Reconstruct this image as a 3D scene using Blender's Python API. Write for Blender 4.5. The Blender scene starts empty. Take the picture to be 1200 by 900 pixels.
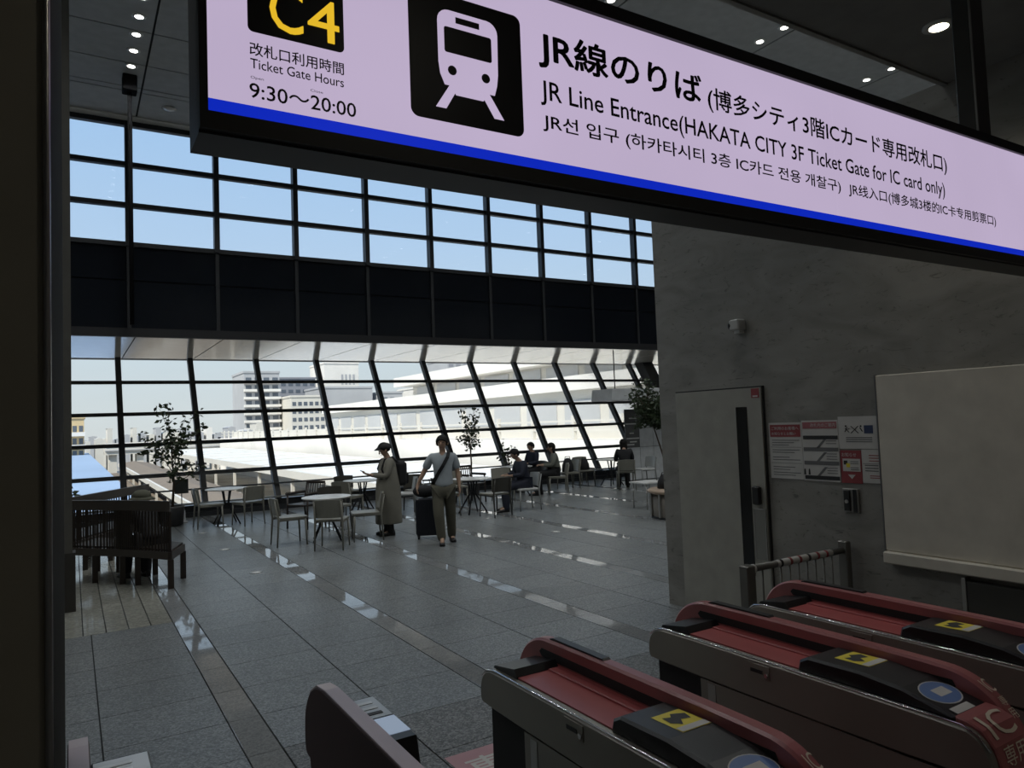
import bpy, bmesh, math, random
from mathutils import Vector, Matrix, Quaternion
random.seed(7)
PI = math.pi
SC = bpy.context.scene
COL = SC.collection

# ------------------------------------------------------------------ camera
CAM_H = 1.85
yaw, pit, rol = (math.radians(a) for a in (31.445, 2.936, 2.167))
fwd = Vector((math.sin(yaw) * math.cos(pit), math.cos(yaw) * math.cos(pit), math.sin(pit)))
rgt = Vector((math.cos(yaw), -math.sin(yaw), 0))
upv = rgt.cross(fwd)
rgt, upv = math.cos(rol) * rgt - math.sin(rol) * upv, math.cos(rol) * upv + math.sin(rol) * rgt
cd = bpy.data.cameras.new('camera')
cd.sensor_fit = 'HORIZONTAL'; cd.sensor_width = 36.0; cd.lens = 36.0 * 845.94 / 1200.0
cd.clip_start = 0.05; cd.clip_end = 3000
cam = bpy.data.objects.new('camera', cd); COL.objects.link(cam)
R = Matrix((rgt, upv, -fwd)).transposed().to_4x4()
cam.matrix_world = Matrix.Translation((0, 0, CAM_H)) @ R
SC.camera = cam

# ------------------------------------------------------------------ world: a clear pale-blue sky
w = bpy.data.worlds.new('world'); SC.world = w; w.use_nodes = True
nt = w.node_tree; nt.nodes.clear()
wo = nt.nodes.new('ShaderNodeOutputWorld'); wb = nt.nodes.new('ShaderNodeBackground')
tc = nt.nodes.new('ShaderNodeTexCoord'); sx = nt.nodes.new('ShaderNodeSeparateXYZ')
cr = nt.nodes.new('ShaderNodeValToRGB')
e = cr.color_ramp.elements
e[0].position = 0.0; e[0].color = (0.55, 0.60, 0.63, 1)
e[1].position = 1.0; e[1].color = (0.15, 0.31, 0.64, 1)
a = e.new(0.10); a.color = (0.50, 0.595, 0.675, 1)
a = e.new(0.24); a.color = (0.41, 0.54, 0.70, 1)
a = e.new(0.50); a.color = (0.27, 0.45, 0.70, 1)
nt.links.new(tc.outputs['Generated'], sx.inputs[0]); nt.links.new(sx.outputs['Z'], cr.inputs[0])
nt.links.new(cr.outputs[0], wb.inputs[0]); wb.inputs[1].default_value = 0.92
nt.links.new(wb.outputs[0], wo.inputs[0])
# the sun stands high behind the building and lights the railway yard outside
sd = bpy.data.lights.new('sun', 'SUN'); sd.energy = 3.8; sd.angle = 0.01; sd.color = (1, 0.95, 0.86)
so = bpy.data.objects.new('sun', sd); COL.objects.link(so)
so.rotation_euler = Vector((0.62, 0.45, -0.80)).to_track_quat('-Z', 'Y').to_euler()
SC.view_settings.view_transform = 'Standard'; SC.view_settings.look = 'None'
SC.view_settings.exposure = 0.5; SC.view_settings.gamma = 1.0
SC.view_settings.use_curve_mapping = False
SC.cycles.use_denoising = True
SC.cycles.max_bounces = 10; SC.cycles.diffuse_bounces = 6; SC.cycles.glossy_bounces = 5
SC.cycles.transparent_max_bounces = 16
SC.cycles.caustics_reflective = False; SC.cycles.caustics_refractive = False

# ------------------------------------------------------------------ materials
MATS = {}
def mat(name, col, rough=0.5, metal=0.0, var=0.08, scale=6.0, bump=0.0, bscale=60.0, spec=0.5, ior=1.5):
    """principled surface whose colour wanders a little with a noise texture"""
    if name in MATS: return MATS[name]
    m = bpy.data.materials.new(name); m.use_nodes = True; MATS[name] = m
    n = m.node_tree; b = n.nodes['Principled BSDF']
    c = col
    tcn = n.nodes.new('ShaderNodeTexCoord'); ns = n.nodes.new('ShaderNodeTexNoise')
    ns.inputs['Scale'].default_value = scale; ns.inputs['Detail'].default_value = 4
    n.links.new(tcn.outputs['Object'], ns.inputs['Vector'])
    rp = n.nodes.new('ShaderNodeValToRGB')
    rp.color_ramp.elements[0].position = 0.3; rp.color_ramp.elements[1].position = 0.7
    rp.color_ramp.elements[0].color = tuple(max(0, v * (1 - var)) for v in c) + (1,)
    rp.color_ramp.elements[1].color = tuple(min(1, v * (1 + var)) for v in c) + (1,)
    n.links.new(ns.outputs[0], rp.inputs[0]); n.links.new(rp.outputs[0], b.inputs['Base Color'])
    b.inputs['Roughness'].default_value = rough; b.inputs['Metallic'].default_value = metal
    b.inputs['Specular IOR Level'].default_value = spec; b.inputs['IOR'].default_value = ior
    if bump:
        n2 = n.nodes.new('ShaderNodeTexNoise'); n2.inputs['Scale'].default_value = bscale
        bp = n.nodes.new('ShaderNodeBump'); bp.inputs['Strength'].default_value = bump; bp.inputs['Distance'].default_value = 0.01
        n.links.new(tcn.outputs['Object'], n2.inputs['Vector']); n.links.new(n2.outputs[0], bp.inputs['Height'])
        n.links.new(bp.outputs[0], b.inputs['Normal'])
    return m

def emat(name, col, strength, var=0.04, scale=2.5):
    if name in MATS: return MATS[name]
    m = bpy.data.materials.new(name); m.use_nodes = True; MATS[name] = m
    n = m.node_tree; b = n.nodes['Principled BSDF']
    tcn = n.nodes.new('ShaderNodeTexCoord'); ns = n.nodes.new('ShaderNodeTexNoise')
    ns.inputs['Scale'].default_value = scale
    n.links.new(tcn.outputs['Object'], ns.inputs['Vector'])
    rp = n.nodes.new('ShaderNodeValToRGB')
    rp.color_ramp.elements[0].color = tuple(max(0, v * (1 - var)) for v in col) + (1,)
    rp.color_ramp.elements[1].color = tuple(min(1, v * (1 + var)) for v in col) + (1,)
    n.links.new(ns.outputs[0], rp.inputs[0]); n.links.new(rp.outputs[0], b.inputs['Emission Color'])
    b.inputs['Base Color'].default_value = (0.02, 0.02, 0.02, 1); b.inputs['Roughness'].default_value = 0.35
    b.inputs['Emission Strength'].default_value = strength
    return m

def glass_mat(name, tint, refl=1.0):
    """thin pane: mostly clear, mirrors a little more at grazing angles"""
    m = bpy.data.materials.new(name); m.use_nodes = True; MATS[name] = m
    n = m.node_tree; n.nodes.clear()
    o = n.nodes.new('ShaderNodeOutputMaterial'); mx = n.nodes.new('ShaderNodeMixShader')
    t = n.nodes.new('ShaderNodeBsdfTransparent'); g = n.nodes.new('ShaderNodeBsdfGlossy')
    fr = n.nodes.new('ShaderNodeFresnel'); fr.inputs['IOR'].default_value = 1.3
    ml = n.nodes.new('ShaderNodeMath'); ml.operation = 'MULTIPLY'; ml.inputs[1].default_value = refl
    ns = n.nodes.new('ShaderNodeTexNoise'); ns.inputs['Scale'].default_value = 0.7
    rp = n.nodes.new('ShaderNodeValToRGB')
    rp.color_ramp.elements[0].color = tuple(v * 0.97 for v in tint) + (1,); rp.color_ramp.elements[1].color = tuple(tint) + (1,)
    n.links.new(ns.outputs[0], rp.inputs[0]); n.links.new(rp.outputs[0], t.inputs[0])
    g.inputs['Roughness'].default_value = 0.02
    n.links.new(fr.outputs[0], ml.inputs[0]); n.links.new(ml.outputs[0], mx.inputs[0])
    n.links.new(t.outputs[0], mx.inputs[1]); n.links.new(g.outputs[0], mx.inputs[2]); n.links.new(mx.outputs[0], o.inputs[0])
    return m

def granite(name, c0, c1, c2, rough, scale=90.0, bump=0.15, spec=0.5):
    m = bpy.data.materials.new(name); m.use_nodes = True; MATS[name] = m
    n = m.node_tree; b = n.nodes['Principled BSDF']
    g = n.nodes.new('ShaderNodeNewGeometry')
    v = n.nodes.new('ShaderNodeTexVoronoi'); v.inputs['Scale'].default_value = scale
    n.links.new(g.outputs['Position'], v.inputs['Vector'])
    rp = n.nodes.new('ShaderNodeValToRGB'); E_ = rp.color_ramp.elements
    E_[0].position = 0.1; E_[0].color = c0 + (1,); E_[1].position = 0.9; E_[1].color = c2 + (1,)
    q = E_.new(0.5); q.color = c1 + (1,)
    sp = n.nodes.new('ShaderNodeSeparateColor'); n.links.new(v.outputs['Color'], sp.inputs[0])
    n.links.new(sp.outputs[0], rp.inputs[0])
    big = n.nodes.new('ShaderNodeTexNoise'); big.inputs['Scale'].default_value = 1.1; big.inputs['Detail'].default_value = 5
    n.links.new(g.outputs['Position'], big.inputs['Vector'])
    mr = n.nodes.new('ShaderNodeMapRange'); mr.inputs[3].default_value = 0.8; mr.inputs[4].default_value = 1.2
    n.links.new(big.outputs[0], mr.inputs[0])
    oi = n.nodes.new('ShaderNodeObjectInfo'); mr2 = n.nodes.new('ShaderNodeMapRange')
    mr2.inputs[3].default_value = 0.92; mr2.inputs[4].default_value = 1.08; n.links.new(oi.outputs['Random'], mr2.inputs[0])
    mm = n.nodes.new('ShaderNodeMath'); mm.operation = 'MULTIPLY'; n.links.new(mr.outputs[0], mm.inputs[0]); n.links.new(mr2.outputs[0], mm.inputs[1])
    vm = n.nodes.new('ShaderNodeVectorMath'); vm.operation = 'SCALE'
    n.links.new(rp.outputs[0], vm.inputs[0]); n.links.new(mm.outputs[0], vm.inputs['Scale'])
    n.links.new(vm.outputs[0], b.inputs['Base Color'])
    b.inputs['Roughness'].default_value = rough; b.inputs['Specular IOR Level'].default_value = spec
    if bump:
        n2 = n.nodes.new('ShaderNodeTexNoise'); n2.inputs['Scale'].default_value = 55
        bp = n.nodes.new('ShaderNodeBump'); bp.inputs['Strength'].default_value = bump; bp.inputs['Distance'].default_value = 0.004
        n.links.new(g.outputs['Position'], n2.inputs['Vector']); n.links.new(n2.outputs[0], bp.inputs['Height'])
        n.links.new(bp.outputs[0], b.inputs['Normal'])
    return m

def marble(name):
    m = bpy.data.materials.new(name); m.use_nodes = True; MATS[name] = m
    n = m.node_tree; b = n.nodes['Principled BSDF']
    g = n.nodes.new('ShaderNodeNewGeometry')
    mp = n.nodes.new('ShaderNodeMapping'); mp.inputs['Rotation'].default_value = (0.5, 0, 0); mp.inputs['Scale'].default_value = (1, 0.8, 2.0)
    n.links.new(g.outputs['Position'], mp.inputs[0])
    a1 = n.nodes.new('ShaderNodeTexNoise'); a1.inputs['Scale'].default_value = 2.0; a1.inputs['Detail'].default_value = 8; a1.inputs['Distortion'].default_value = 1.2
    a2 = n.nodes.new('ShaderNodeTexNoise'); a2.inputs['Scale'].default_value = 7.0; a2.inputs['Detail'].default_value = 9; a2.inputs['Roughness'].default_value = 0.75; a2.inputs['Distortion'].default_value = 2.0
    n.links.new(mp.outputs[0], a1.inputs['Vector']); n.links.new(mp.outputs[0], a2.inputs['Vector'])
    r1 = n.nodes.new('ShaderNodeValToRGB'); E_ = r1.color_ramp.elements
    E_[0].position = 0.3; E_[0].color = (0.20, 0.193, 0.175, 1); E_[1].position = 0.7; E_[1].color = (0.30, 0.288, 0.262, 1)
    r2 = n.nodes.new('ShaderNodeValToRGB'); E_ = r2.color_ramp.elements
    E_[0].position = 0.33; E_[0].color = (0.30, 0.30, 0.30, 1); E_[1].position = 0.43; E_[1].color = (1, 1, 1, 1)
    n.links.new(a1.outputs[0], r1.inputs[0]); n.links.new(a2.outputs[0], r2.inputs[0])
    mx = n.nodes.new('ShaderNodeMix'); mx.data_type = 'RGBA'; mx.blend_type = 'MULTIPLY'; mx.inputs['Factor'].default_value = 0.8
    n.links.new(r1.outputs[0], mx.inputs[6]); n.links.new(r2.outputs[0], mx.inputs[7])
    n.links.new(mx.outputs[2], b.inputs['Base Color']); b.inputs['Roughness'].default_value = 0.55
    return m

GRAN = granite('floor_granite', (0.10, 0.107, 0.108), (0.16, 0.17, 0.17), (0.26, 0.27, 0.268), 0.34)
GRAND = granite('dark_flamed_granite', (0.05, 0.053, 0.053), (0.10, 0.105, 0.105), (0.20, 0.205, 0.20), 0.5, bump=0.3)
STRIP = granite('polished_granite_strip', (0.21, 0.22, 0.225), (0.25, 0.26, 0.265), (0.29, 0.30, 0.30), 0.035, bump=0, spec=1.0)
PALE = granite('polished_pale_stone', (0.26, 0.26, 0.23), (0.30, 0.30, 0.26), (0.36, 0.355, 0.31), 0.09, scale=40, bump=0)
MARBLE = marble('grey_marble')
GROUT = mat('grout', (0.03, 0.032, 0.033), 0.9)
BLACKM = mat('black_painted_metal', (0.012, 0.013, 0.015), 0.45)
MULL = mat('dark_mullion', (0.02, 0.022, 0.025), 0.5)
SPAN = mat('dark_spandrel_glass', (0.008, 0.010, 0.014), 0.12, spec=0.25)
CEILP = mat('grey_ceiling_panel', (0.46, 0.47, 0.47), 0.7)
CEILN = mat('near_ceiling_paint', (0.28, 0.28, 0.27), 0.7)
SOFF = mat('gloss_white_soffit', (0.66, 0.62, 0.56), 0.11, var=0.03, spec=0.7, ior=1.6)
WHITEW = mat('white_wall_paint', (0.55, 0.54, 0.50), 0.7)
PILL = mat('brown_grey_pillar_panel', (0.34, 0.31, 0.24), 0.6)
STEEL = mat('brushed_steel', (0.45, 0.44, 0.42), 0.35, 0.9)
DSTEEL = mat('gate_hairline_steel', (0.30, 0.285, 0.25), 0.42, 0.55, scale=2.5)
CHROME = mat('chrome', (0.75, 0.75, 0.75), 0.12, 1.0)
BLK = mat('black_plastic', (0.012, 0.012, 0.013), 0.35)
DARKIN = mat('dark_recess', (0.01, 0.01, 0.011), 0.7)
REDP = mat('gate_red_plastic', (0.36, 0.075, 0.075), 0.35)
PINKP = mat('gate_pink_fin', (0.36, 0.12, 0.12), 0.3)
MAROON = mat('gate_maroon_side', (0.045, 0.012, 0.012), 0.5, spec=0.2)
DOORM = mat('grey_beige_door', (0.33, 0.32, 0.28), 0.55)
BOARD = mat('cream_board', (0.62, 0.58, 0.50), 0.55)
PAPER = mat('white_paper', (0.55, 0.535, 0.51), 0.6)
REDINK = mat('red_print', (0.27, 0.045, 0.05), 0.6)
GREYINK = mat('grey_print', (0.14, 0.14, 0.14), 0.6)
BLKINK = mat('black_print', (0.02, 0.02, 0.02), 0.6)
NAVYINK = mat('navy_print', (0.03, 0.045, 0.11), 0.6)
YELLOW = mat('yellow_print', (0.75, 0.62, 0.05), 0.5)
CREAMI = mat('cream_print', (0.70, 0.62, 0.50), 0.5)
BLUEP = mat('blue_print', (0.12, 0.20, 0.42), 0.4)
WOODD = mat('dark_stained_wood', (0.035, 0.026, 0.020), 0.4, scale=14)
WOODL = mat('light_wood', (0.40, 0.30, 0.22), 0.4, scale=10)
CHAIRM = mat('taupe_chair_shell', (0.24, 0.235, 0.20), 0.35)
CHAIRG = mat('grey_chair_shell', (0.30, 0.31, 0.30), 0.35)
CHAIRD = mat('dark_brown_chair_shell', (0.045, 0.042, 0.034), 0.4)
TABW = mat('white_laminate', (0.72, 0.72, 0.70), 0.25)
LEAF = mat('dark_green_leaf', (0.035, 0.055, 0.022), 0.5, var=0.4)
BARK = mat('brown_bark', (0.09, 0.065, 0.045), 0.8)
POTM = mat('dark_planter', (0.05, 0.05, 0.052), 0.5)
SOIL = mat('soil', (0.03, 0.022, 0.016), 0.9)
GLASS_U = glass_mat('upper_window_glass', (0.93, 0.96, 0.98), 0.5)
GLASS_L = glass_mat('lower_window_glass', (0.97, 0.97, 0.95), 0.5)
FACE = emat('backlit_lavender_face', (0.345, 0.285, 0.40), 1.0, var=0.09, scale=1.6)
BLUEE = emat('backlit_blue_band', (0.002, 0.014, 0.34), 1.0, var=0.05)
YELE = emat('backlit_yellow', (0.55, 0.34, 0.015), 1.0)
LAMPW = emat('warm_lamp', (1.0, 0.93, 0.66), 6.0)
LAMPC = emat('white_lamp', (1.0, 0.96, 0.88), 5.0)
SCREEN = emat('pale_lit_screen', (0.42, 0.52, 0.68), 0.35)

# ------------------------------------------------------------------ mesh helpers
class MB:
    def __init__(s): s.v = []; s.f = []; s.sm = []
    def add(s, vs, fs, smooth=False):
        o = len(s.v); s.v += [tuple(p) for p in vs]
        for f in fs: s.f.append([i + o for i in f]); s.sm.append(smooth)
        return s
    def box(s, x0, x1, y0, y1, z0, z1):
        return s.add([(x0, y0, z0), (x1, y0, z0), (x1, y1, z0), (x0, y1, z0), (x0, y0, z1), (x1, y0, z1), (x1, y1, z1), (x0, y1, z1)],
                     [(0, 3, 2, 1), (4, 5, 6, 7), (0, 1, 5, 4), (1, 2, 6, 5), (2, 3, 7, 6), (3, 0, 4, 7)])
    def bbox(s, x0, x1, y0, y1, z0, z1, b=0.004):
        """box with chamfered vertical and top edges"""
        p = lambda d: [(x0 + d + b, y0 + d), (x1 - d - b, y0 + d), (x1 - d, y0 + d + b), (x1 - d, y1 - d - b), (x1 - d - b, y1 - d), (x0 + d + b, y1 - d), (x0 + d, y1 - d - b), (x0 + d, y0 + d + b)]
        L = [[(x, y, z) for x, y in p(d)] for d, z in ((b, z0), (0, z0 + b), (0, z1 - b), (b, z1))]
        return s.loft(L)
    def loft(s, loops, cap=True, smooth=False, close=False):
        n = len(loops[0]); vs = [p for l in loops for p in l]; fs = []
        m = len(loops)
        for k in range(m if close else m - 1):
            k2 = (k + 1) % m
            for i in range(n):
                j = (i + 1) % n; fs.append((k * n + i, k * n + j, k2 * n + j, k2 * n + i))
        s.add(vs, fs, smooth)
        if cap and not close:
            o = len(s.v) - len(vs)
            s.f.append([o + i for i in reversed(range(n))]); s.sm.append(False)
            s.f.append([o + (m - 1) * n + i for i in range(n)]); s.sm.append(False)
        return s
    def prism(s, poly, a0, a1, axis='x', b=0.0):
        """polygon in the plane across an axis, drawn along that axis, edges chamfered by b"""
        def put(p, a, d):
            u, v = p
            return (a, u, v) if axis == 'x' else (u, a, v) if axis == 'y' else (u, v, a)
        if b:
            c = (sum(p[0] for p in poly) / len(poly), sum(p[1] for p in poly) / len(poly))
            n = len(poly); ins = []
            ar = sum(poly[i][0] * poly[(i + 1) % n][1] - poly[(i + 1) % n][0] * poly[i][1] for i in range(n))
            sg = 1 if ar > 0 else -1
            for i in range(n):
                p0 = Vector(poly[i - 1]); p1 = Vector(poly[i]); p2 = Vector(poly[(i + 1) % n])
                d1 = (p1 - p0).normalized(); d2 = (p2 - p1).normalized()
                n1 = Vector((-d1.y, d1.x)) * sg; n2 = Vector((-d2.y, d2.x)) * sg
                q = (n1 + n2); q = q.normalized() * (b / max(0.4, q.length / 2)) if q.length > 1e-6 else n1 * b
                ins.append((p1.x + q.x, p1.y + q.y))
            L = [[put(p, a0, 0) for p in ins], [put(p, a0 + b, 0) for p in poly], [put(p, a1 - b, 0) for p in poly], [put(p, a1, 0) for p in ins]]
        else:
            L = [[put(p, a0, 0) for p in poly], [put(p, a1, 0) for p in poly]]
        return s.loft(L)
    def tube(s, pts, r, n=8, cap=True):
        pts = [Vector(p) for p in pts]; rs = r if isinstance(r, (list, tuple)) else [r] * len(pts)
        t0 = (pts[1] - pts[0]).normalized(); ref = Vector((0, 0, 1)) if abs(t0.z) < 0.9 else Vector((1, 0, 0))
        u = t0.cross(ref).normalized(); loops = []
        for i, p in enumerate(pts):
            t = (pts[min(i + 1, len(pts) - 1)] - pts[max(i - 1, 0)]).normalized()
            u = (u - t * u.dot(t)).normalized(); v = t.cross(u)
            loops.append([tuple(p + (u * math.cos(2 * PI * k / n) + v * math.sin(2 * PI * k / n)) * rs[i]) for k in range(n)])
        return s.loft(loops, cap, True)
    def bar(s, p0, p1, w0, w1=None, n=4):
        return s.tube([p0, p1], [w0 * 0.7071, (w1 or w0) * 0.7071], n)
    def lathe(s, prof, c=(0, 0, 0), n=24, smooth=True):
        loops = [[(c[0] + r * math.cos(2 * PI * k / n), c[1] + r * math.sin(2 * PI * k / n), c[2] + z) for k in range(n)] for r, z in prof]
        return s.loft(loops, True, smooth)
    def ell(s, c, r, n=14, m=9, z0=-1.0, z1=1.0):
        loops = []
        for i in range(m + 1):
            z = z0 + (z1 - z0) * i / m; a = math.asin(max(-0.999, min(0.999, z)))
            loops.append([(c[0] + r[0] * math.cos(a) * math.cos(2 * PI * k / n), c[1] + r[1] * math.cos(a) * math.sin(2 * PI * k / n), c[2] + r[2] * math.sin(a)) for k in range(n)])
        return s.loft(loops, True, True)
    def mesh(s, name):
        me = bpy.data.meshes.new(name); me.from_pydata(s.v, [], s.f); me.update()
        me.polygons.foreach_set('use_smooth', s.sm)
        bm = bmesh.new(); bm.from_mesh(me); bmesh.ops.recalc_face_normals(bm, faces=bm.faces[:]); bm.to_mesh(me); bm.free()
        return me
    def build(s, name, m, parent=None, label=None):
        me = s.mesh(name); me.materials.append(m)
        return link(name, me, parent, label)

def link(name, me, parent=None, label=None):
    o = bpy.data.objects.new(name, me); COL.objects.link(o)
    if parent is not None: o.parent = parent
    if label: o['label'] = label
    return o
def empty(name, loc=(0, 0, 0), rz=0.0):
    o = bpy.data.objects.new(name, None); COL.objects.link(o); o.location = loc; o.rotation_euler = (0, 0, rz)
    o.empty_display_size = 0.1
    return o
def tag(o, label, cat, group=None, kind=None):
    o['label'] = label; o['category'] = cat
    if group: o['group'] = group
    if kind: o['kind'] = kind
    return o
def thing(name, label, cat, loc=(0, 0, 0), rz=0.0, group=None):
    return tag(empty(name, loc, rz), label, cat, group)
def struct(o, label=None, cat=None):
    o['kind'] = 'structure'
    if label: o['label'] = label
    if cat: o['category'] = cat
    return o
def copy_tree(o, parent=None):
    c = o.copy(); COL.objects.link(c)
    if parent is not None: c.parent = parent
    for ch in list(o.children): copy_tree(ch, c)
    return c
def arc(cx, cz, r, a0, a1, n=5):
    return [(cx + r * math.cos(math.radians(a0 + (a1 - a0) * i / n)), cz + r * math.sin(math.radians(a0 + (a1 - a0) * i / n))) for i in range(n + 1)]
def rrect(x0, x1, z0, z1, r, n=4):
    return arc(x1 - r, z0 + r, r, -90, 0, n) + arc(x1 - r, z1 - r, r, 0, 90, n) + arc(x0 + r, z1 - r, r, 90, 180, n) + arc(x0 + r, z0 + r, r, 180, 270, n)
def face_rz(dx, dy):        # rotation that turns local +Y to (dx, dy)
    return math.atan2(-dx, dy)

def text_mesh(body):
    c = bpy.data.curves.new('lettering', 'FONT'); c.body = body; c.extrude = 0.0; c.resolution_u = 3
    o = bpy.data.objects.new('lettering', c); COL.objects.link(o)
    dg = bpy.context.evaluated_depsgraph_get(); dg.update()
    me = bpy.data.meshes.new_from_object(o.evaluated_get(dg))
    bpy.data.objects.remove(o); bpy.data.curves.remove(c)
    return me
def lettering(body, m, parent, x0, x1, z0, z1, place, bold=0.0, name='lettering', ref=None, curved=False):
    """fit text into x0..x1; z0..z1 is the height of its reference character; place(u, v, lift) gives the point"""
    me = text_mesh(body)
    bm = bmesh.new(); bm.from_mesh(me)
    if curved:
        bmesh.ops.triangulate(bm, faces=bm.faces[:])
        bmesh.ops.subdivide_edges(bm, edges=bm.edges[:], cuts=5, use_grid_fill=True)
        bmesh.ops.triangulate(bm, faces=bm.faces[:])
    bm.to_mesh(me); bm.free()
    V0 = [(v.co.x, v.co.y) for v in me.vertices]; F0 = [list(p.vertices) for p in me.polygons]
    xs = [p[0] for p in V0]; lo, hi = min(xs) - bold, max(xs) + bold
    if ref:
        r = text_mesh(ref); ys = [v.co.y for v in r.vertices]; bpy.data.meshes.remove(r)
    else: ys = [p[1] for p in V0]
    b0, b1 = min(ys) - bold, max(ys) + bold
    vs, fs = [], []
    for q, (dx, dy) in enumerate([(0, 0)] if not bold else [(0, 0), (bold, 0), (-bold, 0), (0, bold), (0, -bold), (bold * .7, bold * .7), (-bold * .7, bold * .7), (bold * .7, -bold * .7), (-bold * .7, -bold * .7)]):
        n = len(vs)
        for x, y in V0: vs.append(tuple(place(x0 + (x + dx - lo) / (hi - lo) * (x1 - x0), z0 + (y + dy - b0) / (b1 - b0) * (z1 - z0), q * 0.00003)))
        fs += [[k + n for k in f] for f in F0]
    bpy.data.meshes.remove(me)
    me = bpy.data.meshes.new(name); me.from_pydata(vs, [], fs); me.materials.append(m); me.update()
    return link(name, me, parent)

# ------------------------------------------------------------------ floor
FX0, FX1, FY0, FY1 = -5.0, 22.0, -4.0, 19.0
floor = struct(MB().box(FX0, FX1, FY0, FY1, -0.35, -0.012).build('floor', GROUT), 'grey granite tiled floor with glossy polished strips', 'floor')
PER, TX0, TY0, TDY = 1.59, 0.84, 4.41, 0.59
cells = []   # x0, x1, y0, y1, material
def yj(k): return TY0 + TDY * k
for k in range(-4, 14):
    xs = TX0 + PER * k
    for x0, x1, m in ((xs, xs + 0.2, 'S'), (xs + 0.2, xs + 0.895, 'T'), (xs + 0.895, xs + PER, 'T')):
        for j in range(-14, 25):
            y0, y1 = yj(j), yj(j + 1)
            if x1 > FX1 or x0 < FX0 or y0 < FY0 or y1 > FY1: continue
            if x1 < 0.85 and 6 <= j < 17: continue
            if x0 > 5.02 and y1 < 5.4: continue
            mm = m
            if m == 'T' and j < 0 and x0 > 1.0: mm = 'D'
            cells.append((x0, x1, y0, y1, mm))
for i in range(-24, 1):          # the pale polished field under the curved benches
    x1 = TX0 + 0.19 * i; x0 = x1 - 0.19
    if x0 < FX0: continue
    off = (i % 3) * 0.19
    ys = sorted({yj(6), yj(17)} | {yj(6) + off + 0.57 * q for q in range(0, 13) if yj(6) < yj(6) + off + 0.57 * q < yj(17)})
    for y0, y1 in zip(ys, ys[1:]): cells.append((x0, x1, y0, y1, 'P'))
def project(p):
    v = Vector(p) - Vector((0, 0, CAM_H)); d = v.dot(fwd)
    if d < 0.3: return None
    return 600 + 845.94 * v.dot(rgt) / d, 450 - 845.94 * v.dot(upv) / d, d
def tile_score(c):
    q = project(((c[0] + c[1]) / 2, (c[2] + c[3]) / 2, 0))
    if not q or not (70 < q[0] < 800 and q[1] < 930): return -1
    cy = (c[2] + c[3]) / 2; cx = (c[0] + c[1]) / 2
    if cx > 5.02 and cx / cy > 5.02 / 5.4: return -1
    return (c[1] - c[0]) * (c[3] - c[2]) * CAM_H / q[2] ** 3
order = sorted(range(len(cells)), key=lambda i: -tile_score(cells[i]))
single = set(i for i in order[:300] if tile_score(cells[i]) > 0)
TM = {'S': STRIP, 'T': GRAN, 'D': GRAND, 'P': PALE}
tile_cache = {}; rest = {k: MB() for k in TM}
for i, (x0, x1, y0, y1, m) in enumerate(cells):
    g = 0.0022
    if i in single:
        key = (round(x1 - x0, 3), round(y1 - y0, 3), m)
        if key not in tile_cache:
            me = MB().bbox(2 * g - key[0] / 2, key[0] / 2 - 2 * g, g - key[1] / 2, key[1] / 2 - g, -0.013, 0.0, 0.0015).mesh('floor_tile')
            me.materials.append(TM[m]); tile_cache[key] = me
        o = link('floor_tile', tile_cache[key], floor); o.location = ((x0 + x1) / 2, (y0 + y1) / 2, 0)
    else:
        rest[m].box(x0 + 2 * g, x1 - 2 * g, y0 + g, y1 - g, -0.013, 0.0)
for k, mb in rest.items():
    o = mb.build('distant_floor_tiles', TM[k], floor); o['kind'] = 'stuff'
# round lights sunk in the floor
for x in (2.05, 6.82):
    for y in (9.95, 12.24, 14.52):
        t = thing('floor_light', 'round steel floor light %s, in the %s row of three' % ({9.95: 'nearest the gates', 12.24: 'in the middle', 14.52: 'nearest the window'}[y], 'left' if x < 4 else 'right'), 'floor light', (x, y, 0.0), 0, 'round floor lights, %s row' % ('left' if x < 4 else 'right'))
        MB().lathe([(0.085, 0.0), (0.085, 0.004), (0.07, 0.006), (0.062, 0.003)], n=20).build('ring', STEEL, t)
        MB().lathe([(0.062, 0.0005), (0.062, 0.004), (0.03, 0.006), (0.005, 0.0065)], n=20).build('lens', TABW, t)
st = thing('floor_sticker', 'faded pink floor sticker with white lettering beside the gates', 'sticker', (2.05, 3.40, 0.0005))
MB().box(-0.30, 0.30, -0.33, 0.33, 0, 0.0012).build('sheet', mat('faded_pink_vinyl', (0.42, 0.22, 0.24), 0.5), st)
lettering('IC', PAPER, st, -0.2, 0.1, -0.30, -0.05, lambda u, v, l=0: (u, v, 0.0022 + l), 0.012)
lettering('専用', PAPER, st, -0.24, 0.24, 0.0, 0.24, lambda u, v, l=0: (u, v, 0.0022 + l), 0.012)

# ------------------------------------------------------------------ shell
ZC, ZN, YB, YW = 7.954, 4.0, 2.49, 15.56
wr = struct(MB().box(5.02, 22.0, -4.0, 5.39, 0.0, 4.02).build('wall_right', MARBLE), 'dim grey marble wall beside the ticket gates', 'wall')
struct(MB().box(-5.3, -5.0, -4.3, 19.0, 0, 8.3).build('wall_left', WHITEW), 'side wall of the hall', 'wall')
struct(MB().box(22.0, 22.3, -4.3, 19.6, 0, 8.3).build('wall_far_right', MARBLE), 'far side wall of the hall', 'wall')
struct(MB().box(-5.0, 5.02, -4.3, -4.0, 0, 4.0).build('wall_back', WHITEW), 'wall behind the gates', 'wall')
nc = struct(MB().box(-5.0, 22.0, -4.3, YB - 0.01, ZN, ZN + 0.25).build('ceiling_near', CEILN), 'low dark ceiling above the ticket gates', 'ceiling')
MB().box(-5.0, 22.0, YB - 0.012, YB + 0.02, ZN - 0.012, ZN + 0.03).build('ceiling_edge_trim', STEEL, nc)
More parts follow.
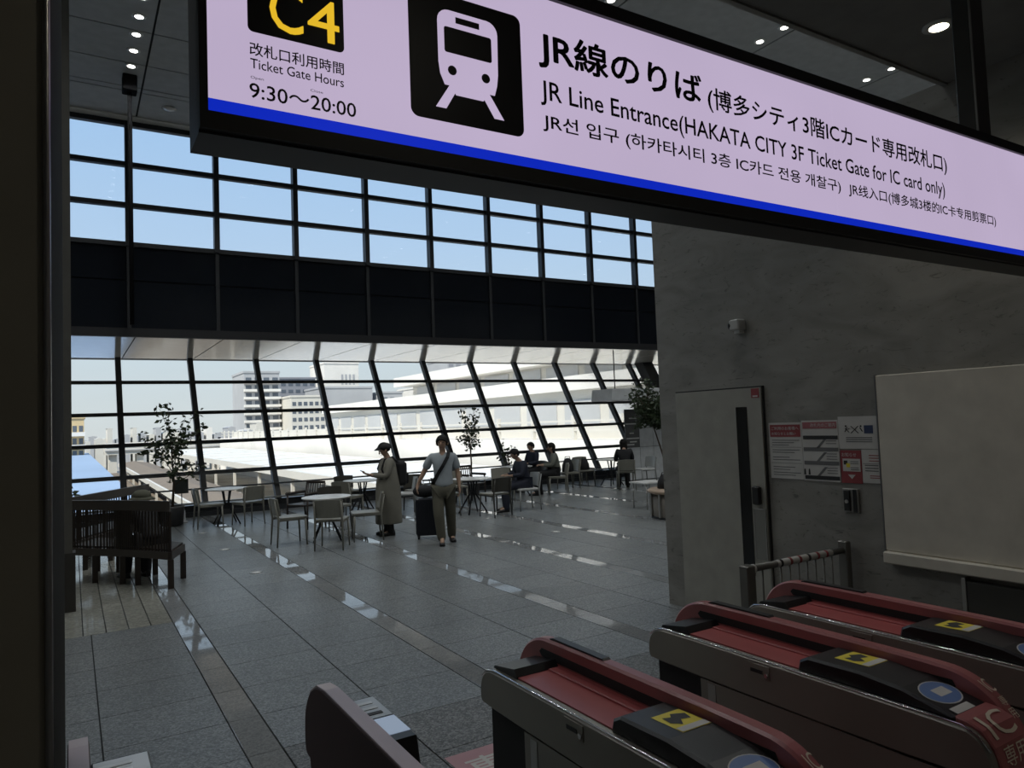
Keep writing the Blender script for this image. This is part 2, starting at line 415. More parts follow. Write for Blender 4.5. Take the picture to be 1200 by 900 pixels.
struct(MB().box(-5.0, 22.0, YB - 0.3, YB - 0.02, ZN + 0.25, ZC + 0.3).build('wall_bulkhead', CEILP), 'bulkhead above the low ceiling', 'wall')
cl = struct(MB().box(-5.3, 22.3, YB - 0.3, YW + 0.35, ZC + 0.02, ZC + 0.35).build('ceiling', mat('ceiling_void', (0.03, 0.03, 0.03), 0.9)), 'high grey panelled ceiling of the hall', 'ceiling')
pys = [2.50, 3.65, 4.80, 5.95, 7.10, 8.25, 9.40, 10.65, 11.90, 13.02, 13.94, 14.12, 15.50]
pxs = [-5.0] + [0.874 - 2.953 + 0.22] + [0.874 + 2.953 * k + 0.22 for k in range(0, 8)]
for a0, a1 in zip(pxs, pxs[1:]):
    for b0, b1 in zip(pys, pys[1:]):
        MB().box(a0 + 0.016, min(a1, 22) - 0.016, b0 + 0.016, b1 - 0.016, ZC, ZC + 0.018).build('ceiling_panel', CEILP, cl)
# left pillar beside the camera and the jamb further back
pl_ = struct(MB().box(-1.6, -0.0215, 0.87, 2.30, 0, 4.0).build('wall_pillar', PILL), 'dark brown-grey clad pillar at the left edge', 'pillar')
MB().tube([(-0.0205, 0.868, 0), (-0.0205, 0.868, 4.0)], 0.0035, 8).build('corner_trim', STEEL, pl_)
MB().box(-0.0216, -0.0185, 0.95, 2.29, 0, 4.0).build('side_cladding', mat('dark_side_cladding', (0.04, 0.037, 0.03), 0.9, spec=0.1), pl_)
jb = struct(MB().box(-0.55, 0.0, 9.12, 9.42, 0.62, ZC).build('wall_jamb', mat('grey_jamb', (0.13, 0.125, 0.11), 0.5)), 'grey door jamb beyond the pillar', 'jamb')
MB().box(-0.50, 0.028, 9.12, 9.36, 0.0, 0.62).build('jamb_foot', mat('dark_jamb_foot', (0.05, 0.045, 0.04), 0.5), jb)

# ------------------------------------------------------------------ windows
MX0, MXS = 0.955, 1.60
def mxs(k): return MX0 + MXS * k
ks = range(-3, 14)
wu = struct(empty('window_1', (0, YW, 5.53)), 'upper band of clear glass panes with dark mullions', 'window')
rows = [5.53, 6.30, 7.10, 7.90]
def loc(mb, o): return [tuple(Vector(v) - o) for v in mb.v]
def wbuild(mb, name, m, root):
    mb.v = loc(mb, root.location); return mb.build(name, m, root)
for k in ks:
    x = mxs(k)
    wbuild(MB().box(x - 0.05, x + 0.05, YW - 0.10, YW + 0.08, 5.50, 7.95), 'mullion', MULL, wu)
for z in rows:
    wbuild(MB().box(-4.9, 22, YW - 0.06, YW + 0.06, z - 0.045, z + 0.045), 'transom', MULL, wu)
pm = {}
for k in list(ks)[:-1]:
    for z0, z1 in zip(rows, rows[1:]):
        wbuild(MB().box(mxs(k) + 0.05, mxs(k + 1) - 0.05, YW - 0.004, YW + 0.004, z0 + 0.045, z1 - 0.045), 'pane', GLASS_U, wu)
wbuild(MB().box(-4.9, 22, YW - 0.34, YW - 0.12, 7.93, 7.952), 'head_glare', WHITEW, wu)  # added strip, its white standing in for daylight caught along the ceiling edge
# spandrel: dark glass panels between the two window bands
sp = struct(empty('wall_spandrel', (0, YW, 3.735)), 'dark glossy spandrel band between the windows', 'wall')
wbuild(MB().box(-4.95, 22, YW + 0.02, YW + 0.30, 3.74, 5.53), 'spandrel_backing', DARKIN, sp)
for k in list(ks)[:-1]:
    for z0, z1 in ((3.90, 4.83), (4.83, 5.50)):
        wbuild(MB().box(mxs(k) + 0.035, mxs(k + 1) - 0.035, YW - 0.02 + 0.004 * ((k * 7) % 3), YW + 0.02, z0 + 0.012, z1 - 0.012), 'spandrel_panel', SPAN, sp)
for k in ks: wbuild(MB().box(mxs(k) - 0.035, mxs(k) + 0.035, YW - 0.06, YW + 0.02, 3.90, 5.50), 'spandrel_mullion', MULL, sp)
wbuild(MB().box(-4.95, 22, YW - 0.09, YW + 0.02, 3.735, 3.90), 'bottom_beam', mat('black_beam', (0.012, 0.012, 0.014), 0.6), sp)
# glossy soffit running out to the head of the slanted glazing
sf = struct(MB().box(-5.0, 22, YW, 20.6, 3.76, 4.1).build('ceiling_soffit', DARKIN), 'glossy pale soffit mirroring the slanted mullions', 'ceiling')
for k in list(ks)[:-1]:
    MB().box(mxs(k) + 0.10 + 0.012, mxs(k + 1) + 0.10 - 0.012, YW + 0.03, 19.86, 3.735, 3.762).build('soffit_panel', SOFF, sf)
# slanted lower glazing, leaning out towards its head
SL = lambda z: 17.62 + (z - 0.30) * 0.622
wl = struct(empty('window_2', (0, 17.6, 0.3)), 'lower band of outward leaning glass panes with slanted mullions', 'window')
def slab(x0, x1, z0, z1, d0, d1):
    mb = MB(); P = []
    for z in (z0, z1):
        for x, d in ((x0, d0), (x1, d0), (x1, d1), (x0, d1)): P.append((x, SL(z) + d, z))
    return mb.add(P, [(0, 3, 2, 1), (4, 5, 6, 7), (0, 1, 5, 4), (1, 2, 6, 5), (2, 3, 7, 6), (3, 0, 4, 7)])
lrows = [0.30, 0.93, 1.63, 2.34, 3.11, 3.74]
for k in ks: wbuild(slab(mxs(k) - 0.06, mxs(k) + 0.06, 0.22, 3.74, -0.10, 0.08), 'mullion', MULL, wl)
for z in lrows[1:-1]: wbuild(slab(-4.9, 22, z - 0.042, z + 0.042, -0.05, 0.05), 'transom', MULL, wl)
wbuild(slab(-4.9, 22, 0.575, 0.61, -0.16, -0.12), 'guard_rail', MULL, wl)
for k in list(ks)[:-1]:
    for z0, z1 in zip(lrows, lrows[1:]):
        wbuild(slab(mxs(k) + 0.06, mxs(k + 1) - 0.06, z0 + (0.042 if z0 > 0.5 else 0), z1 - 0.042 if z1 < 3.7 else 3.735, -0.005, 0.005), 'pane', GLASS_L, wl)
si = struct(MB().box(-4.95, 22, 17.55, 17.95, 0.0, 0.24).build('trim_1', mat('dark_sill', (0.03, 0.032, 0.035), 0.4)), 'dark low sill along the foot of the window', 'sill')
MB().box(-4.95, 22, 17.40, 17.55, 0.0, 0.10).build('sill_step', MULL, si)
MB().box(-4.95, 22, 17.44, 17.52, 0.27, 0.31).build('sill_rail', STEEL, si)
sc_ = struct(slab(17.15, 17.62, 0.0, 3.735, -0.55, -0.12).build('slanted_column', mat('dark_grey_column', (0.05, 0.05, 0.052), 0.6)), 'thick slanted dark column before the glazing', 'column')
# hanging pole with a black box at its head
hp = thing('hanging_pole', 'thin black pole hanging from a black ceiling box before the upper window', 'pole', (0.875, 13.55, 3.7))
MB().tube([(0, 0, 0), (0, 0, 4.2)], 0.036, 10).build('pole', mat('matt_black', (0.008, 0.008, 0.009), 0.9, spec=0.1), hp)
MB().bbox(-0.11, 0.11, -0.13, 0.13, 3.98, 4.254, 0.01).build('ceiling_box', MATS['matt_black'], hp)

# ------------------------------------------------------------------ ceiling lamps
def downlight(x, y, z, r, m, label, group=None, power=0, glowr=0.8):
    t = thing('downlight', label, 'downlight', (x, y, z), 0, group)
    MB().lathe([(r * 0.78, 0), (r, 0), (r, -0.008), (r * 0.8, -0.012)], n=24).build('trim_ring', TABW, t)
    MB().lathe([(r * 0.79, -0.004), (r * 0.78, -0.011), (r * 0.4, -0.013), (0.003, -0.0135)], n=24).build('lens', m, t)
    if power:
        ld = bpy.data.lights.new('downlight_glow', 'SPOT'); ld.energy = power; ld.spot_size = 2.3; ld.spot_blend = 0.6; ld.shadow_soft_size = r; ld.color = (1, 0.93, 0.80) if z < 5 else (0.97, 1.0, 1.0)
        lo = bpy.data.objects.new('downlight_glow', ld); COL.objects.link(lo); lo.parent = t; lo.location = (0, 0, -0.03)
ORD = ('nearest', 'second nearest', 'third nearest', 'fourth nearest', 'fifth nearest', 'sixth nearest', 'seventh nearest')
HALLW = 38
for i, y in enumerate((13.118, 12.556, 12.015, 11.468, 10.92, 10.37, 9.83)):
    downlight(0.874, y, ZC, 0.10, LAMPC, 'small round ceiling downlight %s to the black ceiling box' % ORD[i], 'downlights left of the sign', HALLW)
for i, y in enumerate((8.15, 7.67, 7.19, 6.70)):
    downlight(9.735, y, ZC, 0.10, LAMPC, 'small downlight %s to the sign edge in the left row above the sign' % ORD[i], 'downlights above the middle of the sign', HALLW)
    downlight(12.685, y, ZC, 0.10, LAMPC, 'small downlight %s to the sign edge in the right row above the sign' % ORD[i], 'downlights above the right part of the sign', HALLW)
for x in (-2.08, 3.83, 6.78, 9.735, 12.685, 15.64, 18.59):      # unseen downlights added at the row spacing to brighten the hall
    for y in ((12.8, 11.74, 7.9, 6.95, 4.2) if x not in (9.735, 12.685) else (12.8, 11.74, 4.2)):
        downlight(x, y, ZC, 0.10, LAMPC, 'small round unseen downlight added to brighten the hall', 'unseen downlights added to brighten the hall', HALLW * 1.6)
tag(MB().lathe([(0.11, ZC), (0.13, ZC - 0.012), (0.06, ZC - 0.03), (0.01, ZC - 0.035)], (1.593, 14.57, 0), 20).build('smoke_detector', TABW), 'round white smoke detector on the ceiling before the window', 'smoke detector')
downlight(4.216, 2.105, ZN, 0.085, LAMPW, 'large warm round downlight in the low ceiling beside the sign post', None, 11)
for x, y in ((1.4, -0.2), (4.0, -0.6), (1.4, -2.6), (4.0, -2.6)):  # unseen lamps added behind the camera to light the wall and gates
    downlight(x, y, ZN, 0.085, LAMPW, 'warm round unseen downlight added in the low ceiling behind the gates', 'unseen downlights added behind the camera', 11)

# ------------------------------------------------------------------ backlit hanging sign
SY = 1.6
sg = thing('hanging_sign', 'long backlit lavender station sign hanging above the ticket gates', 'sign', (0, SY, 2.47))
def sb(mb, name, m): mb.v = [(x, y - SY, z - 2.47) for x, y, z in mb.v]; return mb.build(name, m, sg)
SX1 = 4.25
FRM = mat('dark_sign_frame', (0.030, 0.030, 0.028), 0.5)
sb(MB().box(0.232, SX1, SY + 0.004, SY + 0.135, 2.482, 3.062), 'housing', FRM)
sb(MB().box(0.232, SX1, SY - 0.012, SY + 0.01, 2.488, 2.527), 'frame_rail', FRM)
sb(MB().box(0.232, SX1, SY - 0.012, SY + 0.01, 3.021, 3.062), 'frame_rail', FRM)
sb(MB().box(0.232, 0.249, SY - 0.012, SY + 0.01, 2.527, 3.021), 'frame_stile', FRM)
sb(MB().box(SX1 - 0.017, SX1, SY - 0.012, SY + 0.01, 2.527, 3.021), 'frame_stile', FRM)
cuts = [0.249, 2.411, 3.616, SX1 - 0.017]
for x0, x1 in zip(cuts, cuts[1:]):
    sb(MB().box(x0 + 0.0008, x1 - 0.0008, SY, SY + 0.006, 2.559, 3.021), 'face_panel', FACE)
    sb(MB().box(x0 + 0.0004, x1 - 0.0004, SY, SY + 0.006, 2.527, 2.559), 'blue_band', BLUEE)
SIGNP = lambda d: (lambda u, v, l=0: (u, -d - l, v - 2.47))
INK = mat('sign_black', (0.004, 0.004, 0.006), 0.4)
def stext(b, x0, x1, z0, z1, bold=0.0, m=INK, d=0.0015, ref=None): return lettering(b, m, sg, x0, x1, z0, z1, SIGNP(d), bold, 'lettering', ref)
def sshape(poly, m, d, name):
    return sb(MB().prism(poly, SY - d, SY - d + 0.001, 'y'), name, m)
sshape(rrect(0.334, 0.551, 2.726, 2.945, 0.012), INK, 0.0012, 'number_plate')
stext('C', 0.381, 0.456, 2.740, 2.846, 0.006, YELE, 0.0025)
stext('4', 0.466, 0.540, 2.741, 2.841, 0.006, YELE, 0.0025)
stext('改札口利用時間', 0.337, 0.549, 2.672, 2.702, 0.012)
stext('Ticket Gate Hours', 0.338, 0.548, 2.643, 2.665, 0.006, ref='T')
stext('Open', 0.338, 0.366, 2.6195, 2.6255, 0.0, GREYINK, ref='O')
stext('Close', 0.469, 0.498, 2.6175, 2.6235, 0.0, GREYINK, ref='C')
stext('9:30～20:00', 0.335, 0.576, 2.576, 2.610, 0.008, ref='0')
sshape(rrect(0.717, 1.046, 2.611, 2.945, 0.022, 6), INK, 0.0012, 'pictogram_plate')
body = [(0.812, 2.708), (0.958, 2.708)] + [(0.966, 2.735), (0.970, 2.765), (0.972, 2.87)] + arc(0.940, 2.874, 0.032, 0, 90, 5) + arc(0.828, 2.874, 0.032, 90, 180, 5) + [(0.796, 2.765), (0.800, 2.735)]
sshape(body, FACE, 0.0020, 'train_body')
sshape([(0.830, 2.708), (0.843, 2.686), (0.923, 2.686), (0.938, 2.708)], FACE, 0.0020, 'train_bogie')
sshape([(0.785, 2.646), (0.814, 2.646), (0.851, 2.708), (0.825, 2.708)], FACE, 0.0022, 'rail')
sshape([(0.984, 2.646), (0.955, 2.646), (0.915, 2.708), (0.942, 2.708)], FACE, 0.0022, 'rail')
sshape([(0.848, 2.876), (0.917, 2.876), (0.917, 2.892), (0.848, 2.892)], INK, 0.0030, 'destination_blind')
sshape(rrect(0.814, 0.952, 2.794, 2.861, 0.006), INK, 0.0030, 'windscreen')
for x in (0.834, 0.932): sshape(arc(x, 2.7485, 0.0125, 0, 337, 15), INK, 0.0030, 'headlamp')
stext('JR線のりば', 1.103, 1.733, 2.820, 2.935, 0.022)
stext('（博多シティ3階ICカード専用改札口）'.replace('（', '(').replace('）', ')'), 1.758, 3.188, 2.822, 2.908, 0.014)
stext('JR Line Entrance(HAKATA CITY 3F Ticket Gate for IC card only)', 1.105, 3.159, 2.731, 2.785, 0.010, ref='L')
stext('JR선 입구 (하카타시티 3층 IC카드 전용 개찰구)', 1.109, 2.436, 2.641, 2.694, 0.012)
stext('JR线入口(博多城3楼的IC卡专用剪票口)', 2.483, 3.575, 2.640, 2.694, 0.012)
for x in (0.62, 3.60):
    sb(MB().bbox(x - 0.065, x + 0.065, SY + 0.03, SY + 0.11, 3.062, 4.0, 0.006), 'hanger_post', mat('grey_hanger_post', (0.09, 0.085, 0.075), 0.45))
    sb(MB().box(x - 0.068, x - 0.060, SY + 0.024, SY + 0.032, 3.062, 4.0), 'post_edge', STEEL)

# ------------------------------------------------------------------ ticket gates
def chaikin(P, n=2):
    for _ in range(n):
        P = [q for i in range(len(P)) for a, b in [(P[i], P[(i + 1) % len(P)])] for q in ((a[0] * .75 + b[0] * .25, a[1] * .75 + b[1] * .25), (a[0] * .25 + b[0] * .75, a[1] * .25 + b[1] * .75))]
    return P
finprof = [(1.115, 0.05), (1.105, 0.60), (1.108, 0.84), (1.131, 0.896), (1.186, 0.954), (1.257, 0.995), (1.345, 1.010), (2.34, 1.010), (2.43, 1.000), (2.505, 0.962), (2.555, 0.905), (2.575, 0.85), (2.575, 0.75), (2.545, 0.735), (2.50, 0.735), (2.50, 0.05)]
finprof = chaikin(finprof)
def gate_r(x, label):
    t = thing('ticket_gate', label, 'ticket gate', (x, 0, 0), 0)
    top = [(1.085, 0.77), (1.085, 0.82), (1.10, 0.868), (1.128, 0.902), (1.17, 0.918), (2.40, 0.918), (2.455, 0.908), (2.492, 0.88), (2.508, 0.84), (2.508, 0.792), (2.49, 0.772)]
    MB().prism(chaikin(top), 0.0, 0.215, 'x', 0.006).build('upper_body', DSTEEL, t)
    MB().box(0.004, 0.212, 1.10, 2.20, 0.04, 0.768).build('side_panel', DSTEEL, t)
    MB().box(0.002, 0.006, 2.12, 2.16, 0.06, 0.76).build('edge_strip', STEEL, t)
    MB().box(0.002, 0.006, 1.12, 2.12, 0.515, 0.522).build('panel_seam', DARKIN, t)
    MB().box(0.03, 0.19, 2.20, 2.475, 0.0, 0.768).build('flap_housing', DARKIN, t)
    MB().box(-0.002, 0.21, 1.12, 2.46, 0.0, 0.04).build('plinth', BLK, t)
    MB().tube([(0.004, 1.095, 0.868), (0.004, 1.125, 0.904), (0.004, 1.17, 0.921), (0.004, 2.40, 0.921), (0.004, 2.458, 0.910), (0.004, 2.496, 0.881)], 0.0035, 6).build('edge_trim', CHROME, t)
    lt = MB().bbox(-0.003, 0.003, 1.845, 1.945, 0.855, 0.905, 0.001).build('latch_plate', DSTEEL, t)
    MB().box(-0.005, 0.0, 1.875, 1.93, 0.872, 0.885).build('latch_slot', BLK, lt)
    k = MB(); k.tube([(-0.009, 1.857, 0.872), (0, 1.857, 0.872)], 0.008, 12); k.build('key_lock', CHROME, lt)
    # top deck: dark far display, red pad, black reader, red nose
    MB().prism([(2.28, 0.915), (2.28, 0.925), (2.30, 0.948), (2.44, 0.926), (2.45, 0.915)], 0.03, 0.213, 'x').build('far_display', BLK, t)
    MB().box(0.035, 0.185, 1.74, 2.28, 0.916, 0.923).build('red_pad', REDP, t)
    MB().prism([(1.70, 0.917), (1.70, 0.931), (2.27, 0.931), (2.30, 0.917)], 0.165, 0.215, 'x', 0.004).build('red_step', REDP, t)
    rd = MB().prism([(1.20, 0.915), (1.20, 0.928), (1.36, 0.966), (1.50, 0.978), (1.70, 0.974), (1.735, 0.955), (1.745, 0.915)], 0.026, 0.214, 'x', 0.008).build('reader_housing', BLK, t)
    def on_reader(y):      # height of the reader top at y
        P = [(1.20, 0.928), (1.36, 0.966), (1.50, 0.978), (1.70, 0.974)]
        for (a0, b0), (a1, b1) in zip(P, P[1:]):
            if y <= a1: return b0 + (b1 - b0) * (y - a0) / (a1 - a0)
        return P[-1][1]
    def decal(pts, name, m, d=0.0012, par=rd):
        q = [(u, v, on_reader(v) + d) for u, v in pts]
        o = MB(); o.add(q, [list(range(len(q)))]); return o.build(name, m, par)
    decal([(0.09, 1.505), (0.20, 1.505), (0.20, 1.635), (0.09, 1.635)], 'warning_sticker', YELLOW)
    decal([(0.105, 1.57), (0.13, 1.545), (0.15, 1.575), (0.18, 1.565), (0.19, 1.60), (0.15, 1.62), (0.135, 1.60), (0.11, 1.61)], 'warning_figure', BLKINK, 0.0022)
    decal([(0.092, 1.507), (0.198, 1.507), (0.198, 1.535), (0.092, 1.535)], 'warning_text_band', PAPER, 0.0024)
    decal([(0.125 + 0.072 * math.cos(a * PI / 12), 1.292 + 0.052 * math.sin(a * PI / 12)) for a in range(24)], 'touch_panel', BLUEP, 0.0016)
    decal([(0.125 + 0.076 * math.cos(a * PI / 12), 1.292 + 0.056 * math.sin(a * PI / 12)) for a in range(24)], 'touch_panel_rim', PAPER, 0.0010)
    decal([(0.10, 1.275), (0.165, 1.275), (0.165, 1.31), (0.10, 1.31)], 'card_symbol', PAPER, 0.0024)
    decal([(0.05, 1.202), (0.15, 1.202), (0.15, 1.228), (0.05, 1.228)], 'label_plate', PAPER, 0.002)
    ns_ = MB().prism([(1.076, 0.74), (1.078, 0.82), (1.094, 0.874), (1.124, 0.912), (1.165, 0.927), (1.20, 0.930), (1.20, 0.90), (1.12, 0.74)], 0.028, 0.210, 'x', 0.004).build('red_nose', PINKP, t)
    def nose(u, v, l_=0):        # v runs down the curved nose
        P = [(1.20, 0.9325), (1.165, 0.9295), (1.124, 0.9145), (1.0925, 0.876), (1.0765, 0.821), (1.0745, 0.74)]
        s = 0.0; v = max(0.0, v)
        for (a0, b0), (a1, b1) in zip(P, P[1:]):
            l = math.hypot(a1 - a0, b1 - b0)
            if s + l >= v or (a1, b1) == P[-1]:
                f = (v - s) / l; return (u, a0 + (a1 - a0) * f - 0.0008, b0 + (b1 - b0) * f + 0.0008)
            s += l
    lettering('IC', CREAMI, ns_, 0.055, 0.185, 0.115, 0.035, nose, 0.0, curved=True)
    lettering('専用', CREAMI, ns_, 0.06, 0.18, 0.19, 0.135, nose, 0.0, curved=True)
    fn = MB().prism(finprof, 0.213, 0.265, 'x', 0.008).build('fin', PINKP, t)
    MB().prism([(1.30, 0.935), (1.29, 0.950), (1.30, 0.968), (2.39, 0.968), (2.405, 0.953), (2.39, 0.937)], 0.2115, 0.2145, 'x').build('sensor_groove', DARKIN, fn)
    MB().prism([(2.02, 1.009), (2.03, 1.016), (2.33, 1.016), (2.35, 1.010), (2.35, 1.005), (2.02, 1.005)], 0.225, 0.258, 'x').build('top_sensor', BLK, fn)
    def finend(u, v, l_=0):
        P = [(1.257, 0.998), (1.186, 0.957), (1.131, 0.899), (1.105, 0.84), (1.102, 0.60)]
        s = 0.0; v = max(0.0, v)
        for (a0, b0), (a1, b1) in zip(P, P[1:]):
            l = math.hypot(a1 - a0, b1 - b0)
            if s + l >= v or (a1, b1) == P[-1]:
                f = (v - s) / l; return (u, a0 + (a1 - a0) * f - 0.001, b0 + (b1 - b0) * f + 0.001)
            s += l
    lettering('IC', CREAMI, fn, 0.224, 0.256, 0.08, 0.03, finend, 0.0, curved=True)
    lettering('専', CREAMI, fn, 0.224, 0.256, 0.125, 0.095, finend, 0.0, curved=True)
    lettering('用', CREAMI, fn, 0.224, 0.256, 0.165, 0.135, finend, 0.0, curved=True)
    return t
gate_r(1.338, 'steel and red ticket gate in the middle foreground, left of two other red gates')
gate_r(2.195, 'steel and red ticket gate with lettered nose, between two other red gates')
gate_r(2.835, 'steel and red ticket gate furthest right, next to the wall barrier')
def gate_l(x, label, body_w=0.10):
    t = thing('ticket_gate', label, 'ticket gate', (x, 0, 0), 0)
    fn = MB().prism(finprof, 0.0, 0.052, 'x', 0.005).build('fin', MAROON, t)
    MB().prism([(1.345, 1.008), (1.345, 1.0135), (2.34, 1.0135), (2.43, 1.0035), (2.505, 0.9655), (2.53, 0.935), (2.525, 0.933), (2.503, 0.961), (2.43, 0.998), (2.34, 1.008)], 0.003, 0.049, 'x').build('top_strip', mat('pale_pink_gate_strip', (0.50, 0.40, 0.42), 0.3), fn)
    MB().box(0.052, 0.052 + body_w, 1.10, 2.40, 0.04, 0.88).build('body', DSTEEL, t)
    MB().tube([(0.05 + body_w, 1.12, 0.885), (0.05 + body_w, 2.40, 0.885)], 0.005, 6).build('edge_trim', CHROME, t)
    bx = MB().prism([(1.92, 0.88), (1.945, 0.975), (2.30, 0.975), (2.36, 0.94), (2.38, 0.88)], 0.052, 0.052 + body_w * 0.98, 'x', 0.006).build('display_housing', BLK, t)
    MB().box(0.058, 0.050 + body_w * 0.95, 1.985, 2.11, 0.975, 0.9775).build('screen', SCREEN, bx)
    MB().box(0.058, 0.050 + body_w * 0.95, 2.12, 2.29, 0.975, 0.9770).build('ticket_plate', STEEL, bx)
    for i in range(3):
        MB().box(0.066, 0.075 + body_w * 0.5, 2.145 + i * 0.045, 2.165 + i * 0.045, 0.977, 0.9785).build('indicator', TABW if i else BLKINK, bx)
    MB().box(0.0, 0.05 + body_w, 1.12, 2.44, 0.0, 0.04).build('plinth', BLK, t)
    return t
gate_l(0.682, 'ticket gate with dark maroon side and pale top strip, small screen on its right')
gate_l(-0.015, 'pale ticket gate corner with small display at the foot of the left pillar', 0.145)

# folding barrier between the last gate and the wall
bf = thing('folding_barrier', 'grey barred barrier with red and white taped rail, behind the last gate', 'barrier', (3.90, 3.40, 0))
GRB = mat('grey_barrier_paint', (0.16, 0.155, 0.14), 0.4, 0.4)
MB().tube([(0.04, 0, 0.79), (1.02, 0, 0.79)], 0.024, 12).build('top_rail', GRB, bf)
MB().tube([(0.01, 0, 0.79), (0.045, 0, 0.79)], 0.030, 12).build('rail_cap', TABW, bf)
MB().tube([(0.04, 0, 0.16), (1.02, 0, 0.16)], 0.015, 8).build('bottom_rail', GRB, bf)
tape = MB().tube([(0.27, 0, 0.79), (0.88, 0, 0.79)], 0.0258, 14).build('warning_tape', PAPER, bf)
for i in range(6):
    MB().tube([(0.30 + i * 0.1, 0, 0.79), (0.325 + i * 0.1, 0, 0.79)], 0.0266, 14).build('tape_mark', REDINK if i % 3 else BLKINK, tape)
for i in range(9): MB().tube([(0.13 + i * 0.095, 0, 0.16), (0.13 + i * 0.095, 0, 0.78)], 0.007, 6).build('bar', GRB, bf)
for x0, x1, h in ((-0.06, 0.02, 0.82), (1.02, 1.075, 0.86)):
    MB().bbox(x0, x1, -0.04, 0.04, 0.0, h, 0.008).build('post', GRB, bf)
MB().tube([(-0.02, -0.042, 0.55), (-0.02, -0.052, 0.55)], 0.018, 10).build('bolt', BLK, bf)

# ------------------------------------------------------------------ things on the marble wall (plane x = 5.02)
WX = 5.02
d1 = struct(MB().box(WX - 0.035, WX + 0.02, 4.125, 5.135, 0.0, 2.058).build('door_1', DOORM), 'grey-beige door with narrow tall window in the marble wall', 'door')
fr = mat('dark_door_gap', (0.02, 0.02, 0.02), 0.7)
MB().box(WX - 0.02, WX, 5.135, 5.147, 0.0, 2.07).build('door_gap', fr, d1)
MB().box(WX - 0.02, WX, 4.113, 4.125, 0.0, 2.07).build('door_gap', fr, d1)
MB().box(WX - 0.02, WX, 4.113, 5.147, 2.058, 2.07).build('door_gap', fr, d1)
MB().box(WX - 0.039, WX - 0.03, 4.278, 4.398, 0.45, 1.896).build('slit_pane', mat('black_slit_glass', (0.008, 0.009, 0.01), 0.15), d1)
hd = MB().bbox(WX - 0.075, WX - 0.035, 4.165, 4.245, 1.06, 1.22, 0.01).build('handle_box', BLK, d1)
pp = MB().box(WX - 0.040, WX - 0.034, 4.135, 4.262, 0.60, 1.03).build('push_plate', mat('grey_push_plate', (0.22, 0.22, 0.20), 0.4), d1)
for a in ((4.135, 4.262, 1.02, 1.03), (4.135, 4.142, 0.6, 1.03), (4.255, 4.262, 0.6, 1.03)):
    MB().box(WX - 0.043, WX - 0.039, a[0], a[1], a[2], a[3]).build('plate_rim', STEEL, pp)
MB().box(WX - 0.0375, WX - 0.034, 4.140, 4.222, 1.970, 2.050).build('sticker', REDINK, d1)
MB().box(WX - 0.0385, WX - 0.036, 4.155, 4.207, 1.978, 1.990).build('sticker_text', PAPER, d1)
WALLP = lambda d: (lambda u, v, l=0: (WX - d - l, -u, v))     # u grows to the right of someone facing the wall
def wallbox(y0, y1, z0, z1, d0, d1_, name, m, par): return MB().box(WX - d1_, WX - d0, y0, y1, z0, z1).build(name, m, par)
def wtext(b, y_left, y_right, z0, z1, d, m, par, bold=0.0, ref=None): return lettering(b, m, par, -y_left, -y_right, z0, z1, WALLP(d), bold, 'lettering', ref)
# four notices side by side
def poster(name, label, y0, y1, z0, z1, m=PAPER):
    o = tag(MB().box(WX - 0.006, WX, y0, y1, z0, z1).build(name, m), label, 'poster'); return o
p1 = poster('notice_poster', 'white notice with red heading and lines of text, nearest the door', 3.765, 4.082, 1.293, 1.752)
wallbox(3.775, 4.070, 1.635, 1.735, 0.006, 0.0075, 'heading', REDINK, p1)
wtext('ご利用のお客様へ', 4.055, 3.79, 1.69, 1.72, 0.0085, PAPER, p1)
wtext('お知らせとお願い', 4.055, 3.82, 1.65, 1.675, 0.0085, PAPER, p1)
for i, z in enumerate((1.605, 1.585, 1.565, 1.525, 1.505, 1.465, 1.445, 1.385, 1.365, 1.34, 1.32)):
    wallbox(3.79 + 0.05 * (i % 3), 4.055, z, z + 0.006, 0.006, 0.007, 'text_line', GREYINK, p1)
for z in (1.555, 1.425): wallbox(3.775, 4.070, z - 0.006, z - 0.003, 0.006, 0.007, 'rule', GREYINK, p1)
p2 = poster('floor_guide_poster', 'white floor guide notice with dark bars and diagonal escalator lines', 3.440, 3.762, 1.288, 1.765)
wallbox(3.45, 3.752, 1.70, 1.752, 0.006, 0.0075, 'heading', mat('faded_red_print', (0.36, 0.12, 0.13), 0.6), p2)
wtext('改札内のご案内', 3.68, 3.46, 1.712, 1.742, 0.0085, PAPER, p2)
for z, m in ((1.615, BLKINK), (1.522, GREYINK), (1.415, GREYINK), (1.300, BLKINK)):
    wallbox(3.445, 3.752, z, z + 0.030, 0.006, 0.0075, 'level_bar', m, p2)
for z in (1.545, 1.445, 1.33):
    q = MB(); zz = z; y0, y1 = 3.640, 3.570
    q.prism([(y0, zz), (y0 - 0.025, zz), (y1 - 0.025, zz + 0.07), (y1, zz + 0.07)], WX - 0.0075, WX - 0.006, 'x'); q.build('escalator_line', GREYINK, p2)
for z in (1.60, 1.58, 1.50, 1.48, 1.46, 1.39, 1.37, 1.35): wallbox(3.46, 3.55, z, z + 0.006, 0.006, 0.007, 'text_line', GREYINK, p2)
for dy in (0.06, 0.10): MB().prism([(3.66 + dy, 1.335), (3.642 + dy, 1.335), (3.645 + dy, 1.375), (3.651 + dy, 1.385), (3.657 + dy, 1.375)], WX - 0.0075, WX - 0.006, 'x').build('figure', BLKINK, p2)
p3 = poster('logo_poster', 'pale notice with small black mark and navy square, above the red sheet', 3.108, 3.436, 1.545, 1.788)
wallbox(3.155, 3.225, 1.660, 1.720, 0.006, 0.0075, 'navy_square', NAVYINK, p3)
